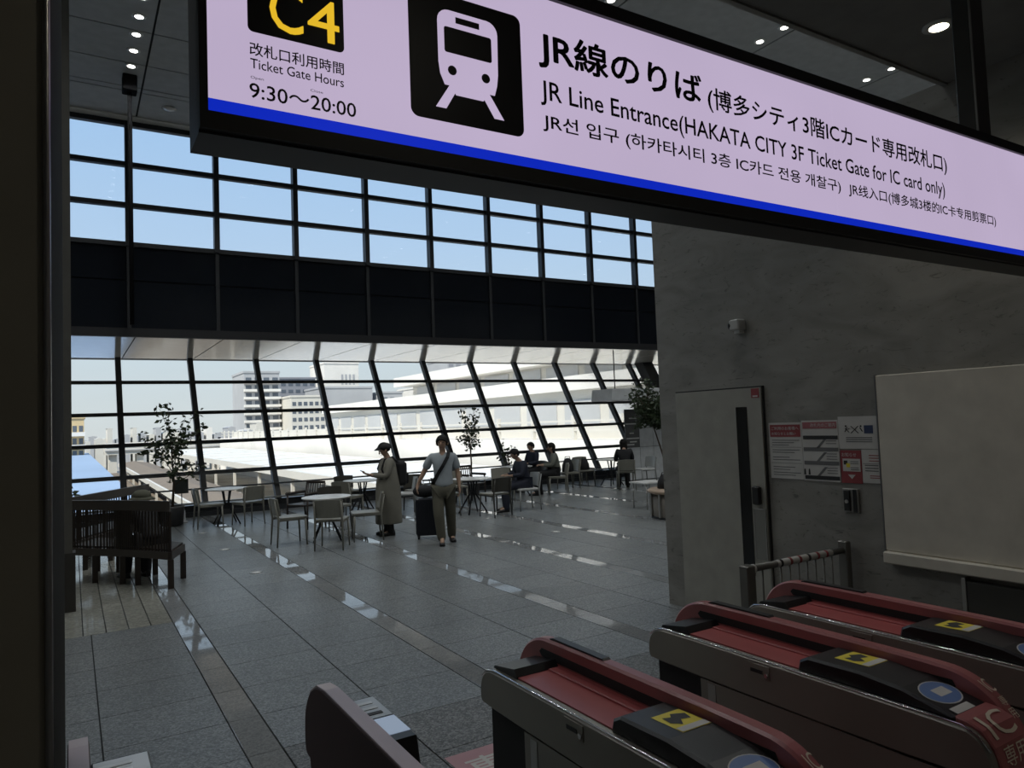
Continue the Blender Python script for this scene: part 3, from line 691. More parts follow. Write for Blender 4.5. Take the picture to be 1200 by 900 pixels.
for a, b, c, d in ((3.335, 1.662, 3.275, 1.716), (3.335, 1.716, 3.275, 1.662), (3.385, 1.672, 3.365, 1.708), (3.365, 1.690, 3.345, 1.700), (3.262, 1.704, 3.242, 1.674), (3.382, 1.700, 3.350, 1.668)):
    MB().prism([(a, b), (a - 0.008, b), (c - 0.008, d), (c, d)], WX - 0.0075, WX - 0.006, 'x').build('mark_stroke', BLKINK, p3)
for y_, z_ in ((3.372, 1.716), (3.250, 1.714)): MB().prism(arc(y_, z_, 0.007, 0, 315, 7), WX - 0.0078, WX - 0.006, 'x').build('mark_dot', BLKINK, p3)
for z in (1.625, 1.61, 1.595): wallbox(3.165, 3.375, z, z + 0.007, 0.006, 0.007, 'text_line', GREYINK, p3)
p4 = poster('red_notice', 'red notice sheet with white arrow above the intercom', 3.262, 3.432, 1.286, 1.532, REDINK)
wallbox(3.272, 3.415, 1.375, 1.470, 0.006, 0.0075, 'white_field', PAPER, p4)
wtext('お知らせ', 3.42, 3.30, 1.485, 1.515, 0.0075, PAPER, p4)
wallbox(3.375, 3.405, 1.425, 1.455, 0.0075, 0.0085, 'symbol', BLKINK, p4); wallbox(3.355, 3.385, 1.405, 1.435, 0.0078, 0.0088, 'symbol', YELLOW, p4)
for z in (1.445, 1.43, 1.40, 1.385): wallbox(3.285, 3.350, z, z + 0.006, 0.0075, 0.0085, 'text_line', GREYINK, p4)
MB().prism([(3.375, 1.350), (3.315, 1.350), (3.345, 1.318)], WX - 0.0078, WX - 0.006, 'x').build('arrow', PAPER, p4)
p5 = poster('small_print_notice', 'narrow pale notice with small print between the red sheet and the board', 3.092, 3.258, 1.295, 1.540)
for z in (1.495, 1.475, 1.455, 1.345, 1.33): wallbox(3.115, 3.20, z, z + 0.006, 0.006, 0.007, 'text_line', REDINK, p5)
for z in (1.42, 1.40, 1.38): wallbox(3.13, 3.235, z, z + 0.008, 0.006, 0.007, 'text_line', GREYINK, p5)
wallbox(3.10, 3.25, 1.435, 1.438, 0.006, 0.007, 'rule', GREYINK, p5)
ic = thing('intercom', 'small steel wall intercom with dark handset slots under the red notice', 'intercom', (WX, 3.36, 1.155))
MB().bbox(-0.02, 0, -0.065, 0.065, -0.09, 0.09, 0.004).build('plate', mat('dull_steel_plate', (0.25, 0.245, 0.23), 0.4, 0.5), ic)
MB().box(-0.035, -0.018, 0.0, 0.045, -0.075, 0.075).build('handset', BLK, ic)
MB().tube([(-0.042, 0.022, -0.005), (-0.033, 0.022, -0.005)], 0.014, 12).build('button', STEEL, ic)
MB().box(-0.024, -0.018, -0.052, -0.022, -0.085, 0.085).build('card_slot', DARKIN, ic)
wc = thing('security_camera', 'small white dome security camera high on the marble wall', 'camera', (WX, 4.32, 2.615))
MB().bbox(-0.10, 0, -0.055, 0.055, -0.05, 0.045, 0.01).build('housing', mat('white_camera_plastic', (0.5, 0.5, 0.48), 0.4), wc)
MB().ell((-0.07, 0.05, -0.005), (0.035, 0.03, 0.04)).build('lens_dome', BLK, wc)
MB().box(-0.06, 0, -0.03, 0.03, -0.075, -0.05).build('bracket', TABW, wc)
wbd = thing('notice_board', 'large blank cream board with bottom ledge on the marble wall', 'board', (WX - 0.003, 0.5, 0.74))
MB().bbox(-0.045, 0, 0, 2.59, 0.085, 1.34, 0.006).build('panel', BOARD, wbd)
MB().bbox(-0.085, 0, 0, 2.59, 0.0, 0.083, 0.008).build('ledge', BOARD, wbd)
MB().box(-0.046, -0.002, 2.588, 2.598, 0.0, 1.345).build('edge_trim', GREYINK, wbd)
cb = thing('wall_cabinet', 'dark low cabinet with steel edge under the cream board', 'cabinet', (WX, 0.5, 0))
MB().bbox(-0.06, 0, 0, 2.05, 0.0, 0.70, 0.005).build('body', mat('dark_cabinet', (0.05, 0.048, 0.042), 0.5), cb)
MB().box(-0.065, 0, 2.05, 2.075, 0, 0.72).build('edge_strip', STEEL, cb)

# ------------------------------------------------------------------ cafe chairs and tables
def shell_chair(m_back, m_seat):
    """low chair: solid curved back panel, thin seat, four splayed legs. Faces local +Y."""
    t = empty('cafe_chair')
    MB().loft([[(x * s, y, z) for x, y in ((-0.21, -0.20), (0.21, -0.20), (0.225, 0.21), (0.19, 0.235), (-0.19, 0.235), (-0.225, 0.21))] for z, s in ((0.425, 0.97), (0.432, 1.0), (0.452, 1.0), (0.458, 0.97))]).build('seat', m_seat, t)
    L = []
    for i in range(9):
        a = -1 + 2 * i / 8; x = 0.215 * a; c = 0.045 * a * a
        L.append([(x, -0.235 + c, 0.49), (x, -0.253 + c, 0.49), (x * 1.04, -0.300 + c, 0.765 - 0.012 * a * a), (x * 1.04, -0.280 + c, 0.768 - 0.012 * a * a)])
    MB().loft(L, smooth=False).build('backrest', m_back, t)
    for sx_ in (-1, 1):
        MB().tube([(sx_ * 0.205, -0.285, 0.74), (sx_ * 0.205, -0.225, 0.43), (sx_ * 0.215, -0.255, 0.0)], [0.011, 0.018, 0.012], 8).build('leg', m_back, t)
        MB().tube([(sx_ * 0.200, 0.195, 0.43), (sx_ * 0.215, 0.215, 0.0)], [0.018, 0.012], 8).build('leg', m_back, t)
        MB().bar((sx_ * 0.203, -0.21, 0.415), (sx_ * 0.2, 0.19, 0.415), 0.022).build('side_rail', m_back, t)
    return t
def slat_chair():
    """dark wooden armchair with a back of upright slats. Faces local +Y."""
    t = empty('slat_armchair')
    MB().bbox(-0.24, 0.24, -0.21, 0.24, 0.42, 0.45, 0.008).build('seat', WOODD, t)
    for i in range(7):
        x = -0.18 + 0.06 * i
        MB().bar((x, -0.215, 0.46), (x, -0.285, 0.80), 0.020).build('back_slat', WOODD, t)
    MB().bbox(-0.235, 0.235, -0.30, -0.27, 0.80, 0.85, 0.006).build('top_rail', WOODD, t)
    for s in (-1, 1):
        MB().tube([(s * 0.225, -0.29, 0.81), (s * 0.235, -0.21, 0.44), (s * 0.24, -0.27, 0.0)], 0.019, 6).build('leg', WOODD, t)
        MB().tube([(s * 0.25, 0.20, 0.64), (s * 0.25, 0.22, 0.0)], 0.019, 6).build('leg', WOODD, t)
        MB().bar((s * 0.25, -0.25, 0.645), (s * 0.25, 0.24, 0.645), 0.038).build('armrest', WOODD, t)
    return t
def round_table():
    t = empty('cafe_table')
    MB().lathe([(0.395, 0.690), (0.405, 0.696), (0.405, 0.708), (0.398, 0.714)], n=32).build('tabletop', TABW, t)
    MB().lathe([(0.12, 0.675), (0.12, 0.69)], n=16).build('top_plate', BLACKM, t)
    for k in range(4):
        a = PI / 4 + k * PI / 2; c, s = math.cos(a), math.sin(a)
        MB().tube([(0.10 * c, 0.10 * s, 0.68), (0.05 * c, 0.05 * s, 0.42), (0.31 * c, 0.31 * s, 0.0)], [0.016, 0.018, 0.015], 6).build('leg', BLACKM, t)
    MB().lathe([(0.06, 0.40), (0.06, 0.43)], n=12).build('hub', BLACKM, t)
    return t
protos = {'taupe': shell_chair(CHAIRM, CHAIRM), 'grey': shell_chair(CHAIRG, TABW), 'dark': shell_chair(CHAIRD, CHAIRM), 'slat': slat_chair(), 'table': round_table()}
used = set()
def place(kind, x, y, dx, dy, label, group=None):
    o = protos[kind] if kind not in used else copy_tree(protos[kind])
    used.add(kind)
    o.location = (x, y, 0); o.rotation_euler = (0, 0, face_rz(dx, dy))
    tag(o, label, 'table' if kind == 'table' else 'chair', group or ('round cafe tables' if kind == 'table' else 'chairs around the cafe tables'))
    return o
# group by the left window
place('table', 2.66, 15.55, 0, 1, 'white round table nearest the left end of the window sill')
place('taupe', 2.30, 15.35, 1, 0.05, 'taupe chair facing right at the left end of the far left table')
place('taupe', 2.98, 15.12, -0.35, 1, 'taupe chair with its back to us at the far left table')
place('slat', 3.75, 13.75, -0.85, -0.5, 'dark wooden armchair with slatted back behind the front round table')
# the front table
place('table', 3.62, 11.98, 0.3, 1, 'white round table in front, ringed by three taupe chairs')
place('taupe', 3.00, 11.94, 1, 0.0, 'taupe chair facing right on the left of the front table')
place('taupe', 3.43, 11.09, 0.50, 0.86, 'taupe chair with its back to us in front of the front table')
place('taupe', 4.13, 11.52, -0.95, 0.25, 'taupe chair facing left just left of the person in the long coat')
place('dark', 4.10, 13.05, 0.1, -1, 'dark-backed chair on the far side of the front table')
# behind the person in the coat
place('table', 5.30, 14.95, 0, 1, 'white round table half hidden behind the person in the long coat')
place('taupe', 4.82, 14.45, 0.8, 0.6, 'taupe chair left of the table behind the person in the long coat')
place('dark', 5.25, 15.75, 0.1, -1, 'dark-backed chair beyond the table behind the person in the long coat')
place('grey', 5.88, 14.10, -0.95, 0.3, 'grey chair between the two standing people')
place('dark', 6.38, 14.50, 0.1, -1, 'dark-backed chair just above the suitcase, near the window')
# middle right table
place('table', 7.00, 13.15, 0, 1, 'white round table right of the man with the suitcase')
place('dark', 7.10, 12.42, -0.15, 1, 'dark curved chair with its back to us at the middle right table')
place('taupe', 6.45, 13.25, 1, -0.1, 'taupe chair partly hidden by the man, left of the middle right table')
place('taupe', 7.32, 14.55, -0.2, -1, 'taupe chair behind the middle right table, left of the slatted armchair')
place('slat', 7.92, 14.95, 0.2, -1, 'dark slatted armchair behind the middle right table')
place('taupe', 8.55, 14.55, -0.3, -1, 'taupe chair right of the slatted armchair behind the middle right table')
place('grey', 8.05, 12.80, -1, 0.15, 'chair under the seated person in navy at the middle right table')
# pair by the window
place('table', 9.55, 15.55, 0, 1, 'white round table beside the two people seated near the window')
place('taupe', 10.25, 14.78, -0.85, 0.5, 'chair under the seated person with long hair')
place('dark', 10.45, 16.10, -1, -0.1, 'chair under the dark-dressed person by the leafy plant')
place('taupe', 11.20, 15.65, -1, 0.1, 'chair by the window holding a black bag')
# right-hand group
place('table', 12.55, 15.50, 0, 1, 'white round table before the person seen from behind on the right')
place('taupe', 12.12, 14.40, 0.55, 0.85, 'chair under the person seen from behind on the right')
place('taupe', 12.30, 16.40, -0.1, -1, 'chair facing us beyond the right-hand table')
place('dark', 11.84, 15.80, 1, -0.2, 'dark chair left of the right-hand table')
place('grey', 13.05, 14.75, -1, 0.1, 'pale chair facing left before the grey panelled partition')

# ------------------------------------------------------------------ curved slatted benches
def spline(P, n):
    out = []
    for i in range(n + 1):
        t = i / n * (len(P) - 1); k = min(int(t), len(P) - 2); f = t - k
        p0 = P[max(k - 1, 0)]; p1 = P[k]; p2 = P[k + 1]; p3 = P[min(k + 2, len(P) - 1)]
        out.append(tuple(0.5 * ((2 * p1[j]) + (-p0[j] + p2[j]) * f + (2 * p0[j] - 5 * p1[j] + 4 * p2[j] - p3[j]) * f * f + (-p0[j] + 3 * p1[j] - 3 * p2[j] + p3[j]) * f ** 3) for j in (0, 1)))
    return out
def bench(pts, depth, label, nslat, zt=1.04, flip=False):
    o0 = pts[0]; loc_ = (o0[0], o0[1], 0)
    t = thing('slatted_bench', label, 'bench', loc_)
    C_ = spline([(p[0] - o0[0], p[1] - o0[1]) for p in pts], 24)
    F_ = spline([(p[0] - o0[0] + d[0], p[1] - o0[1] + d[1]) for p, d in zip(pts, depth)], 24)
    def ribbon(A, B, z0, z1, name):
        return MB().loft([[(a[0], a[1], z0), (b[0], b[1], z0), (b[0], b[1], z1), (a[0], a[1], z1)] for a, b in zip(A, B)]).build(name, WOODD, t)
    mixp = lambda f: [(a[0] + (b[0] - a[0]) * f, a[1] + (b[1] - a[1]) * f) for a, b in zip(C_, F_)]
    ribbon(mixp(0.0), mixp(0.075), zt - 0.125, zt, 'top_rail')
    ribbon(mixp(0.0), mixp(0.075), 0.34, 0.43, 'back_rail')
    ribbon(mixp(0.92), mixp(1.0), 0.34, 0.43, 'front_rail')
    for i in range(8): ribbon(mixp(0.09 + i * 0.113), mixp(0.09 + i * 0.113 + 0.09), 0.43, 0.455, 'seat_slat')
    S_ = spline([(p[0] - o0[0] + d[0] * 0.04, p[1] - o0[1] + d[1] * 0.04) for p, d in zip(pts, depth)], nslat)
    for p in S_: MB().box(p[0] - 0.009, p[0] + 0.009, p[1] - 0.009, p[1] + 0.009, 0.43, zt - 0.12).build('back_slat', WOODD, t)
    for q in (0.0, 0.30, 0.52, 0.80, 1.0):
        i = int(round(q * 24))
        for A in (mixp(0.03), mixp(0.96)):
            p = A[i]; MB().box(p[0] - 0.032, p[0] + 0.032, p[1] - 0.032, p[1] + 0.032, 0.0, 0.345).build('leg', WOODD, t)
    i = 0
    MB().loft([[(C_[0][0] + s, C_[0][1], 0.34), (F_[0][0] + s, F_[0][1], 0.34), (F_[0][0] + s, F_[0][1], 0.43), (C_[0][0] + s, C_[0][1], 0.43)] for s in (-0.02, 0.02)]).build('end_rail', WOODD, t)
    return t
bench([(1.0, 9.64), (0.64, 10.22), (0.40, 10.52), (-0.03, 11.03)], [(0.22, 0.62), (0.27, 0.64), (0.30, 0.64), (0.34, 0.60)], 'dark slatted wooden bench in front, its tall back towards us', 40)
bench([(1.09, 13.40), (0.50, 12.42), (0.0, 11.56)], [(-0.55, 0.30), (-0.58, 0.35), (-0.6, 0.4)], 'dark slatted wooden bench behind, half hidden by the front bench', 36)

# ------------------------------------------------------------------ people
def skin(name, joints, edges, m, parent, sub=2):
    """grow a smooth surface round a skeleton: joints name -> (pos, radius or (rx, ry))"""
    names = list(joints); idx = {k: i for i, k in enumerate(names)}
    me = bpy.data.meshes.new(name)
    me.from_pydata([joints[k][0] for k in names], [(idx[a], idx[b]) for a, b in edges], [])
    o = bpy.data.objects.new(name, me); COL.objects.link(o)
    md = o.modifiers.new('skin', 'SKIN'); md.use_smooth_shade = True; md.branch_smoothing = 0.4
    sv = me.skin_vertices[0].data
    for i, k in enumerate(names):
        r = joints[k][1]; sv[i].radius = r if isinstance(r, tuple) else (r, r); sv[i].use_root = (i == 0)
    s2 = o.modifiers.new('sub', 'SUBSURF'); s2.levels = sub; s2.render_levels = sub
    dg = bpy.context.evaluated_depsgraph_get(); dg.update()
    nm = bpy.data.meshes.new_from_object(o.evaluated_get(dg)); bpy.data.objects.remove(o); bpy.data.meshes.remove(me)
    nm.name = name; nm.materials.clear(); nm.materials.append(m)
    return link(name, nm, parent)
SKINM = mat('skin', (0.42, 0.27, 0.19), 0.5)
HAIR = mat('black_hair', (0.009, 0.008, 0.007), 0.7, spec=0.25)
def V(*a): return Vector(a)
def person(label, loc_, rz, P, looks):
    """P: joint positions in local space, facing +Y. looks: materials for hair, top, trousers, shoes"""
    t = thing('person', label, 'person', loc_, rz)
    J = {}; E_ = []
    def j(n, p, r): J[n] = (tuple(p), r)
    hip, chest, neck, head = P['hip'], P['chest'], P['neck'], P['head']
    fw = P.get('look', V(0, 1, 0)).normalized(); side = fw.cross(V(0, 0, 1)).normalized(); upd = side.cross(fw)
    j('hip', hip, (0.135, 0.105)); j('belly', hip.lerp(chest, 0.5), (0.12, 0.095)); j('chest', chest, (0.135, 0.10))
    j('neck0', neck, 0.055); j('neck1', neck.lerp(head, 0.45), 0.05)
    j('jaw', head - upd * 0.045 + fw * 0.028, 0.058); j('skull', head + upd * 0.025, 0.088); j('crown', head + upd * 0.07 - fw * 0.01, 0.07)
    E_ += [('hip', 'belly'), ('belly', 'chest'), ('chest', 'neck0'), ('neck0', 'neck1'), ('neck1', 'jaw'), ('jaw', 'skull'), ('skull', 'crown')]
    for s, sd_ in (('R', 1), ('L', -1)):
        sh, el, wr_, dirh = P['sh' + s], P['el' + s], P['wr' + s], P['hand' + s].normalized()
        j('sh' + s, sh, 0.058); j('el' + s, el, 0.042); j('fa' + s, el.lerp(wr_, 0.35), 0.040); j('wr' + s, wr_, 0.027)
        across = dirh.cross(P.get('palm' + s, V(0, 0, 1))).normalized(); pn = across.cross(dirh).normalized()
        pm_ = wr_ + dirh * 0.05; j('pm' + s, pm_, (0.034, 0.018))
        E_ += [('chest', 'sh' + s), ('sh' + s, 'el' + s), ('el' + s, 'fa' + s), ('fa' + s, 'wr' + s), ('wr' + s, 'pm' + s)]
        for q, (off, ln) in enumerate(((-0.030, 0.058), (-0.010, 0.070), (0.010, 0.066), (0.029, 0.052))):
            b0 = pm_ + dirh * 0.035 + across * off; b1 = b0 + dirh * ln * 0.55 + pn * 0.008; b2 = b1 + dirh * ln * 0.4 + pn * 0.024
            j('f%d%s' % (q, s), b0, 0.0095); j('g%d%s' % (q, s), b1, 0.009); j('h%d%s' % (q, s), b2, 0.0075)
            E_ += [('pm' + s, 'f%d%s' % (q, s)), ('f%d%s' % (q, s), 'g%d%s' % (q, s)), ('g%d%s' % (q, s), 'h%d%s' % (q, s))]
        tb = wr_ + dirh * 0.03 - across * 0.036; tt = tb + dirh * 0.040 - across * 0.022 + pn * 0.012
        j('t0' + s, tb, 0.011); j('t1' + s, tt, 0.009); E_ += [('wr' + s, 't0' + s), ('t0' + s, 't1' + s)]
        hp_, kn, an, to = P['hp' + s], P['kn' + s], P['an' + s], P['toe' + s]
        j('hp' + s, hp_, 0.085); j('kn' + s, kn, 0.055); j('cf' + s, kn.lerp(an, 0.3) , 0.054); j('an' + s, an, 0.036); j('to' + s, to, 0.032)
        E_ += [('hip', 'hp' + s), ('hp' + s, 'kn' + s), ('kn' + s, 'cf' + s), ('cf' + s, 'an' + s), ('an' + s, 'to' + s)]
    body = skin('body', J, E_, SKINM, t)
    # face
    c = head
    MB().tube([c + fw * 0.085 + upd * 0.015, c + fw * 0.105 - upd * 0.022, c + fw * 0.088 - upd * 0.028], [0.008, 0.014, 0.010], 8).build('nose', SKINM, body)
    for s in (-1, 1):
        MB().ell(c + side * s * 0.088 - upd * 0.005, (0.014, 0.022, 0.032), 10, 7).build('ear', SKINM, body)
        MB().ell(c + side * s * 0.034 + fw * 0.083 + upd * 0.018, (0.012, 0.010, 0.008), 8, 5).build('eye', BLKINK, body)
    MB().tube([c + fw * 0.083 - upd * 0.058 - side * 0.022, c + fw * 0.090 - upd * 0.058, c + fw * 0.083 - upd * 0.058 + side * 0.022], [0.004, 0.006, 0.004], 6).build('mouth', mat('lips', (0.30, 0.13, 0.11), 0.5), body)
    # hair cap, rotated with the head
    hb = MB()
    n, m_ = 20, 9; loops = []
    for i in range(m_ + 1):
        a = -0.62 + (PI / 2 + 0.57) * i / m_
        ring = []
        for k in range(n):
            th = 2 * PI * k / n; fr_ = math.sin(th)            # +1 towards the face
            aa = max(a, -0.62 + 1.05 * max(0.0, fr_) ** 0.6)
            ring.append(tuple(c + upd * 0.022 + side * (0.101 * math.cos(aa) * math.cos(th)) + fw * (0.110 * math.cos(aa) * math.sin(th) - 0.006) + upd * (0.112 * math.sin(aa))))
        loops.append(ring)
    hb.loft(loops, True, True); hair = hb.build('hair', looks['hair'], t)
    if looks.get('long'):
        L = []
        for i in range(7):
            z = i / 6; ctr = c - fw * (0.055 + 0.03 * z) - V(0, 0, 0.02 + looks['long'] * z); wdt = 0.095 + 0.02 * z - 0.05 * z * z
            L.append([tuple(ctr + side * wdt * math.cos(2 * PI * k / 12) + fw * 0.045 * (1 - 0.5 * z) * math.sin(2 * PI * k / 12)) for k in range(12)])
        MB().loft(L, True, True).build('long_hair', looks['hair'], hair)
    # clothes
    T = {'hem': (tuple(hip - (chest - hip) * 0.12), (0.172, 0.155)), 'hip': (tuple(hip + (chest - hip) * 0.12), (0.168, 0.15)), 'belly': (tuple(hip.lerp(chest, 0.5)), (0.165, 0.145)), 'chest': (tuple(chest), (0.175, 0.14)), 'col': (tuple(neck - (neck - chest) * 0.12), 0.078)}
    TE = [('hem', 'hip'), ('hip', 'belly'), ('belly', 'chest'), ('chest', 'col')]
    for s in 'RL':
        sh, el, wr_ = P['sh' + s], P['el' + s], P['wr' + s]
        T['sh' + s] = (tuple(sh), 0.085); TE.append(('chest', 'sh' + s))
        if looks.get('short'):
            T['sl' + s] = (tuple(sh.lerp(el, 0.85)), 0.068); TE.append(('sh' + s, 'sl' + s))
        else:
            T['el' + s] = (tuple(el), 0.058); T['cu' + s] = (tuple(el.lerp(wr_, 0.92)), 0.040); TE += [('sh' + s, 'el' + s), ('el' + s, 'cu' + s)]
    skin('top', T, TE, looks['top'], t)
    if looks.get('legs'):
        sl = looks.get('slim', 1.0)
        Q = {'hip': (tuple(hip), (0.16 * sl, 0.14 * sl))}; QE = []
        for s in 'RL':
            Q['hp' + s] = (tuple(P['hp' + s]), 0.112 * sl); Q['kn' + s] = (tuple(P['kn' + s]), 0.088 * sl); Q['an' + s] = (tuple(P['an' + s] + V(0, 0, -0.065)), 0.070)
            QE += [('hip', 'hp' + s), ('hp' + s, 'kn' + s), ('kn' + s, 'an' + s)]
        skin('trousers', Q, QE, looks['legs'], t)
    for s in 'RL':
        an, to = P['an' + s], P['toe' + s]; d = (to - an); d.z = 0; d.normalize(); sdv = V(d.y, -d.x, 0)
        L = []
        for q, wdt, hh in ((-0.07, 0.030, 0.085), (-0.05, 0.040, 0.095), (0.03, 0.042, 0.10), (0.10, 0.047, 0.07), (0.16, 0.045, 0.055), (0.20, 0.025, 0.04)):
            b = V(an.x, an.y, 0) + d * q; z0 = max(0.002, an.z - 0.085) if an.z > 0.12 else 0.002
            L.append([tuple(b - sdv * wdt + V(0, 0, z0)), tuple(b + sdv * wdt + V(0, 0, z0)), tuple(b + sdv * wdt * 0.8 + V(0, 0, z0 + hh * 0.7)), tuple(b + V(0, 0, z0 + hh)), tuple(b - sdv * wdt * 0.8 + V(0, 0, z0 + hh * 0.7))])
        MB().loft(L, True, True).build('shoe', looks['shoe'], t)
    return t
def standing(H=1.67, step=0.0):
    k = H / 1.67
    P = dict(hip=V(0, 0, 0.88), chest=V(0, 0.0, 1.22), neck=V(0, -0.01, 1.40), head=V(0, 0.015, 1.545),
             shR=V(0.175, 0, 1.345), shL=V(-0.175, 0, 1.345), elR=V(0.23, -0.03, 1.08), elL=V(-0.23, -0.03, 1.08), wrR=V(0.245, 0.05, 0.85), wrL=V(-0.245, 0.05, 0.85),
             handR=V(0, 0.15, -1), handL=V(0, 0.15, -1), palmR=V(-1, 0, 0), palmL=V(1, 0, 0),
             hpR=V(0.09, 0, 0.82), hpL=V(-0.09, 0, 0.82), knR=V(0.10, 0.02 + step, 0.46), knL=V(-0.10, 0.02 - step, 0.46), anR=V(0.10, step * 1.7, 0.08), anL=V(-0.10, -step * 1.7, 0.08), toeR=V(0.12, 0.15 + step * 1.7, 0.03), toeL=V(-0.12, 0.15 - step * 1.7, 0.03))
    return {n: (p * k if not n.startswith(('hand', 'palm', 'look')) else p) for n, p in P.items()}
def seated(lean=0.05, look=(0, 1, -0.3), arms=0.35, sh=0.46):
    return dict(hip=V(0, 0, sh + 0.10), chest=V(0, 0.02 + lean * 0.6, sh + 0.40), neck=V(0, lean * 1.2, sh + 0.56), head=V(0, 0.05 + lean * 1.7, sh + 0.69), look=V(*look),
             shR=V(0.17, lean, sh + 0.52), shL=V(-0.17, lean, sh + 0.52), elR=V(0.22, 0.06 + lean, sh + 0.28), elL=V(-0.22, 0.06 + lean, sh + 0.28), wrR=V(0.13, arms, sh + 0.27), wrL=V(-0.13, arms, sh + 0.27),
             handR=V(-0.4, 1, 0.1), handL=V(0.4, 1, 0.1), palmR=V(0, 0, -1), palmL=V(0, 0, -1),
             hpR=V(0.09, 0.04, sh + 0.09), hpL=V(-0.09, 0.04, sh + 0.09), knR=V(0.11, 0.44, sh + 0.04), knL=V(-0.11, 0.44, sh + 0.04), anR=V(0.11, 0.40, 0.08), anL=V(-0.11, 0.50, 0.08), toeR=V(0.12, 0.55, 0.03), toeL=V(-0.12, 0.65, 0.03))
PALEB = mat('pale_blue_shirt_cloth', (0.36, 0.40, 0.43), 0.8)
KHAKI = mat('khaki_cloth', (0.095, 0.09, 0.066), 0.85)
NAVY = mat('navy_cloth', (0.016, 0.020, 0.035), 0.8)
BLKC = mat('black_cloth', (0.014, 0.014, 0.016), 0.8)
COAT = mat('stone_coat_cloth', (0.22, 0.21, 0.175), 0.85)
SAGE = mat('sage_cloth', (0.17, 0.18, 0.15), 0.85)
BRSH = mat('black_shoe_leather', (0.012, 0.011, 0.011), 0.4)
# man with the suitcase
P = standing(1.67, -0.05)
P.update(elR=V(0.30, -0.02, 1.10), wrR=V(0.40, 0.02, 0.92), handR=V(0.15, 0.3, -1), look=V(0.25, 1, -0.05), anR=V(0.05, 0.20, 0.10), knR=V(0.09, 0.16, 0.47), toeR=V(0.05, 0.36, 0.03), anL=V(-0.11, -0.14, 0.09), knL=V(-0.10, -0.02, 0.47), toeL=V(-0.13, 0.0, 0.03))
man = person('man in pale blue shirt and khaki trousers walking with a dark suitcase', (4.97, 10.30, 0), face_rz(-0.42, -0.9), P, dict(hair=HAIR, top=PALEB, legs=KHAKI, shoe=BRSH, short=True))
pts = [V(-0.10, 0.03, 1.42), V(-0.075, 0.115, 1.33), V(0.0, 0.150, 1.20), V(0.08, 0.150, 1.08), V(0.15, 0.10, 0.95), V(0.175, 0.0, 0.89), V(0.15, -0.10, 0.95), V(0.06, -0.150, 1.10), V(-0.03, -0.150, 1.24), V(-0.09, -0.10, 1.37), V(-0.10, 0.0, 1.43)]
MB().loft([[tuple(p + V(0.022, 0, 0.016)), tuple(p + V(0.024, 0, 0.012)), tuple(p - V(0.022, 0, 0.016)), tuple(p - V(0.024, 0, 0.012))] for p in pts], False, False, True).build('bag_strap', BLKC, man)
# suitcase with a bag on top
su = thing('suitcase', 'dark navy wheeled suitcase with a soft bag on top beside the man', 'suitcase', (4.95, 10.86, 0), face_rz(-0.45, -0.9))
NAVS = mat('navy_suitcase_shell', (0.012, 0.014, 0.022), 0.4)
MB().prism(rrect(-0.20, 0.20, 0.06, 0.66, 0.05, 5), -0.13, 0.13, 'y', 0.02).build('shell', NAVS, su)
for x in (-0.16, 0.16):
    for y in (-0.09, 0.09):
        wh = MB(); wh.tube([(x - 0.015, y, 0.028), (x + 0.015, y, 0.028)], 0.027, 14); wh.build('wheel', BLK, su)
        MB().box(x - 0.02, x + 0.02, y - 0.02, y + 0.02, 0.045, 0.075).build('wheel_fork', BLK, su)
for i in range(5): MB().box(-0.155 + i * 0.07, -0.135 + i * 0.07, 0.128, 0.136, 0.12, 0.60).build('shell_rib', NAVS, su)
for x in (-0.07, 0.07): MB().tube([(x, -0.09, 0.64), (x, -0.09, 0.93)], 0.008, 8).build('handle_rod', STEEL, su)
MB().tube([(-0.085, -0.09, 0.93), (0.085, -0.09, 0.93)], 0.014, 8).build('handle_grip', BLK, su)
MB().ell((0.04, 0.02, 0.765), (0.20, 0.11, 0.105), 18, 10).build('soft_bag', BLKC, su)
# woman in the long coat
P = standing(1.56, 0.0)
P.update(look=V(0, 1, -0.45), head=V(0, 0.05, 1.44), wrR=V(0.06, 0.30, 1.03), wrL=V(-0.06, 0.30, 1.03), elR=V(0.20, 0.06, 1.00), elL=V(-0.20, 0.06, 1.00), handR=V(-0.2, 1, 0.35), handL=V(0.2, 1, 0.35), palmR=V(0, 0, 1), palmL=V(0, 0, 1))
wo_ = person('person in cap and long stone coat with backpack looking down at a phone', (4.60, 11.70, 0), face_rz(-0.93, 0.10), P, dict(hair=HAIR, top=COAT, legs=BLKC, shoe=BRSH, slim=0.72))
L = []
for z, rx, ry, oy in ((1.30, 0.12, 0.09, 0.0), (1.22, 0.185, 0.13, 0.0), (1.05, 0.195, 0.165, 0.0), (0.88, 0.215, 0.20, 0.0), (0.70, 0.225, 0.215, 0.0), (0.45, 0.225, 0.22, 0.0), (0.22, 0.225, 0.225, 0.0), (0.20, 0.22, 0.22, 0.0)):
    L.append([(rx * math.cos(2 * PI * k / 28) * (1 + 0.035 * math.sin(7 * 2 * PI * k / 28) * (1.2 - z)), oy + ry * math.sin(2 * PI * k / 28) * (1 + 0.035 * math.cos(6 * 2 * PI * k / 28) * (1.2 - z)), z) for k in range(28)])
MB().loft(L, True, True).build('long_coat', COAT, wo_)
hd_ = P['head']
cp = MB().ell(tuple(hd_ + V(0, -0.012, 0.035)), (0.112, 0.122, 0.095), 18, 7, -0.1, 1.0).build('cap', BLKC, wo_)
MB().loft([[tuple(hd_ + V(x, 0.085 + 0.085 * math.sqrt(max(0, 1 - (x / 0.1) ** 2)) * q, 0.045 - 0.05 * q + dz)) for x in [-0.095 + 0.19 * i / 8 for i in range(9)]] for q, dz in ((0, 0), (1, 0), (1, 0.008), (0, 0.008))], False, False, True).build('cap_brim', BLKC, cp)
